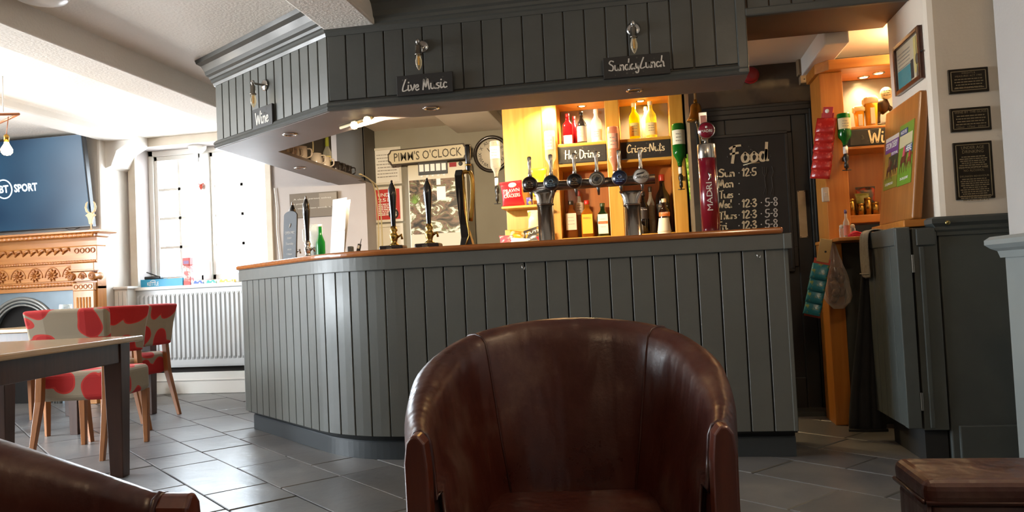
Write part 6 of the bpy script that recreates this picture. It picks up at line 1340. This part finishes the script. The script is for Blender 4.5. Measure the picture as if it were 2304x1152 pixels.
# ---- raised bar flap with racing posters
t = thing('bar_flap', 'wooden bar flap raised against the white wall with posters on it', 'bar flap', (1.2, 4.145, 1.108), -PI / 2); t.rotation_euler = (math.radians(-6.6), 0, -PI / 2)
M_flap = wood('flap_wood', '#8f5a26', '#a56c32', .35, axis=2, scale=3, coat=.3)
box('board', -.265, .265, 0, .045, 0, .60, M_flap, t, bevel=.01, seg=3)
def poster(parent, x0, x1, z0, z1, parts, base):
    b_ = box('poster', x0, x1, -.0018, 0, z0, z1, base, parent, bevel=0); w_, h_ = x1 - x0, z1 - z0
    for nm, fx0, fx1, fz0, fz1, m in parts: quad(nm, x0 + fx0 * w_, x0 + fx1 * w_, z0 + fz0 * h_, z0 + fz1 * h_, m, b_, -.0028)
    return b_, w_, h_
def horse(parent, cx, cz, s, m, jm):
    bm = nb()
    add_prism(bm, [(-.5, .1), (-.35, .3), (.1, .34), (.3, .6), (.45, .62), (.6, .42), (.42, .4), (.34, .1), (.2, .0), (-.3, -.02)], 0, .0004)
    for lx, fx in ((-.4, -.6), (-.3, -.2), (.18, .1), (.28, .5)): add_prism(bm, [(lx - .06, .08), (lx + .06, .08), (fx + .03, -.5), (fx - .03, -.5)], 0, .0004)
    bm.transform(Matrix.Translation((cx, -.0034, cz)) @ Matrix.Rotation(PI / 2, 4, 'X') @ Matrix.Scale(s, 4)); obj('horse_print', bm, m, parent)
    bm = nb(); add_prism(bm, [(-.2, .3), (.1, .32), (.2, .6), (.12, .8), (-.05, .75), (-.15, .55)], 0, .0004); bm.transform(Matrix.Translation((cx, -.0039, cz)) @ Matrix.Rotation(PI / 2, 4, 'X') @ Matrix.Scale(s, 4)); obj('jockey_print', bm, jm, parent)
C_ = lambda n, c: mat('print_' + n, c, .5)
b1, w1, h1 = poster(t, -.215, .005, .18, .45, (('purple_block', 0, 1, .7, .92, C_('purple', '#6d3f80')), ('white_strip', 0, 1, .92, 1.0, C_('offwhite', '#cfc6b8')), ('purple_block', .45, 1, .62, .7, C_('purple', '#6d3f80')), ('olive_ground', 0, 1, .0, .22, C_('olive', '#7a7a1e')), ('dark_trees', .3, 1, .35, .62, C_('trees', '#2f3a22'))), C_('ochre', '#9a7a2c'))
for s, x, z, wd, ht in (('EPSOM DERBY', -.105, .405, .19, .034), ('FESTIVAL', -.05, .357, .1, .014), ("2-3 JUNE 2023", -.12, .205, .13, .016)): print_text('lettering', s, M_paper, b1, (x, -.0036, z), width=wd, height=ht, bold=.02)
horse(b1, -.13, .27, .085, C_('bay', '#4a2414'), C_('silk', '#7a4a30')); horse(b1, -.04, .275, .06, C_('bay2', '#3a2418'), C_('silk2', '#5a5a3a'))
b2, w2, h2 = poster(t, .012, .225, .175, .475, (('navy_block', .05, .6, .82, .92, C_('navy', '#2c3a6a')), ('cream_panel', .05, .95, .62, .82, C_('cream', '#c2b890')), ('navy_block', .5, .98, .5, .64, C_('navy', '#2c3a6a')), ('track', 0, 1, 0, .3, C_('grass', '#5f8a1e'))), C_('leaf', '#6a8a2a'))
for s, x, z, wd, ht in (('WATCH THE', .08, .436, .09, .018), ('HERE', .17, .346, .08, .028), ('20-24 JUNE', .12, .205, .12, .016)): print_text('lettering', s, M_paper, b2, (x, -.0036, z), width=wd, height=ht, bold=.02)
horse(b2, .10, .285, .10, C_('chestnut', '#5a2a14'), C_('pinksilk', '#c0485a')); horse(b2, .185, .28, .07, C_('chestnut2', '#7a3a1a'), C_('redsilk', '#b83a3a'))
t = thing('flap_hinge_rail', 'orange wooden rail that carries the raised flap', 'rail', (1.2, 4.15, 1.07)); box('rail', -.035, .085, -.27, .27, 0.0, .034, M_opineh, t, bevel=.004)
for s in (-.2, .2): box('hinge', -.02, .02, s - .03, s + .03, .034, .037, M_brass, t, bevel=.001)

# ---- framed certificate on the side wall
cy, cz_ = (3.88 + 4.265) / 2, (1.76 + 2.005) / 2
t = thing('framed_certificate', 'dark framed certificate with a fork picture on the white side wall', 'picture', (1.299, cy, cz_), -PI / 2); w, h = .1925, .125
M_ff = wood('dark_frame_wood', '#3a1f14', '#4a2a1c', .3, axis=0, scale=5, coat=.4)
for q in ((-w, -w + .022, -h, h), (w - .022, w, -h, h), (-w + .022, w - .022, -h, -h + .022), (-w + .022, w - .022, h - .022, h)): box('frame_bar', q[0], q[1], -.022, 0, q[2], q[3], M_ff, t, bevel=.004)
b_ = box('sheet', -w + .02, w - .02, -.008, 0, -h + .02, h - .02, mat('certificate_cream', '#b5aa90', .6), t, bevel=0)
quad('teal_block', -w + .03, .03, -h + .028, -.01, mat('print_teal', '#3f7f86', .6), b_, -.0095); quad('dark_photo', .035, .07, -h + .035, .0, M_ink, b_, -.0095); quad('yellow_panel', .085, w - .03, -h + .05, h - .03, mat('print_yellow', '#b8a868', .6), b_, -.0095)
text_rows('print', M_greyink, b_, (-.06, -.0097, h * .55), .2, 5, .018, .005, seed=8)
lathe('spoon_print', [(.001, 0), (.026, 0), (.026, .0008), (.001, .0008)], mat('print_taupe', '#5a5044', .6), b_, loc=(.125, -.0096, -.015), rot=(PI / 2, 0, 0), sx=.8, seg=16, cap=False); bm = nb(); add_prism(bm, [(-.004, 0), (.004, 0), (.0015, .085), (-.0015, .085)], 0, .0006, Matrix.Translation((.125, -.0098, .01)) @ Matrix.Rotation(PI / 2, 4, 'X')); add_prism(bm, [(-.003, 0), (.003, 0), (.02, -.075), (-.02, -.075)], 0, .0006, Matrix.Translation((.125, -.0098, -.035)) @ Matrix.Rotation(PI / 2, 4, 'X')); obj('spire_print', bm, MATS['print_taupe'], b_)
lathe('hook', [(.004, 0), (.004, .012)], M_black, t, loc=(w + .002, -.012, .0), rot=(0, PI / 2, 0), seg=8)

# ---- plaques
YP = 3.828; M_plq = mat('dark_bronze_plaque', '#2a241d', .35, .5, c2='#332c22', scale=30); M_plt = mat('dull_gold_lettering', '#8c7c5e', .5, .2)
def plaque(c, lines, rows, label):
    pts = [at(x, y, YP) for x, y in c]; x0 = (pts[0].x + pts[3].x) / 2; x1 = (pts[1].x + pts[2].x) / 2; z1 = (pts[0].z + pts[1].z) / 2; z0 = (pts[2].z + pts[3].z) / 2
    t = thing('wall_plaque', label, 'plaque', ((x0 + x1) / 2, YP, (z0 + z1) / 2), 0, 'bronze plaques on the wall'); w, h = (x1 - x0) / 2, (z1 - z0) / 2
    box('plate', -w, w, -.010, 0, -h, h, M_plq, t, bevel=.003)
    e = .011
    for q in ((-w + e, -w + e + .003, -h + e, h - e), (w - e - .003, w - e, -h + e, h - e), (-w + e, w - e, -h + e, -h + e + .003), (-w + e, w - e, h - e - .003, h - e)): box('border', q[0], q[1], -.0112, -.010, q[2], q[3], M_plt, t, bevel=0)
    for s, fz, wd, ht in lines: print_text('lettering', s, M_plt, t, (0, -.0113, fz * h), width=wd * w * 2, height=ht)
    for fz, n, pit in rows: text_rows('small_print', M_plt, t, (0, -.0113, fz * h), w * 1.55, n, pit, .0042, seed=int(fz * 100) + n)
plaque(((2131, 157), (2222, 152), (2224, 207), (2133, 212)), (('WEIGHTS &', .62, .34, .008), ('MEASURES ACT 1985', .38, .66, .008)), ((.12, 4, .0125), (-.6, 1, .01)), 'topmost of the three bronze plaques')
plaque(((2134, 246), (2227, 239), (2230, 293), (2138, 298)), (('WINE BY THE GLASS', .62, .78, .010), ('125ml   175ml   250ml', -.62, .7, .008)), ((.3, 4, .0125),), 'middle bronze plaque headed Wine by the Glass')
plaque(((2141, 322), (2231, 317), (2237, 446), (2150, 450)), (('UNDER AGE', .80, .58, .014), ('DRINKING', .66, .54, .014), ('NO PROOF OF AGE', .10, .72, .010), ('NO ALCOHOL', -.0, .52, .010), ('DRUNKEN BEHAVIOUR', -.2, .74, .008)), ((.48, 6, .0095), (-.3, 11, .0095)), 'lowest and largest bronze plaque headed Under Age Drinking')
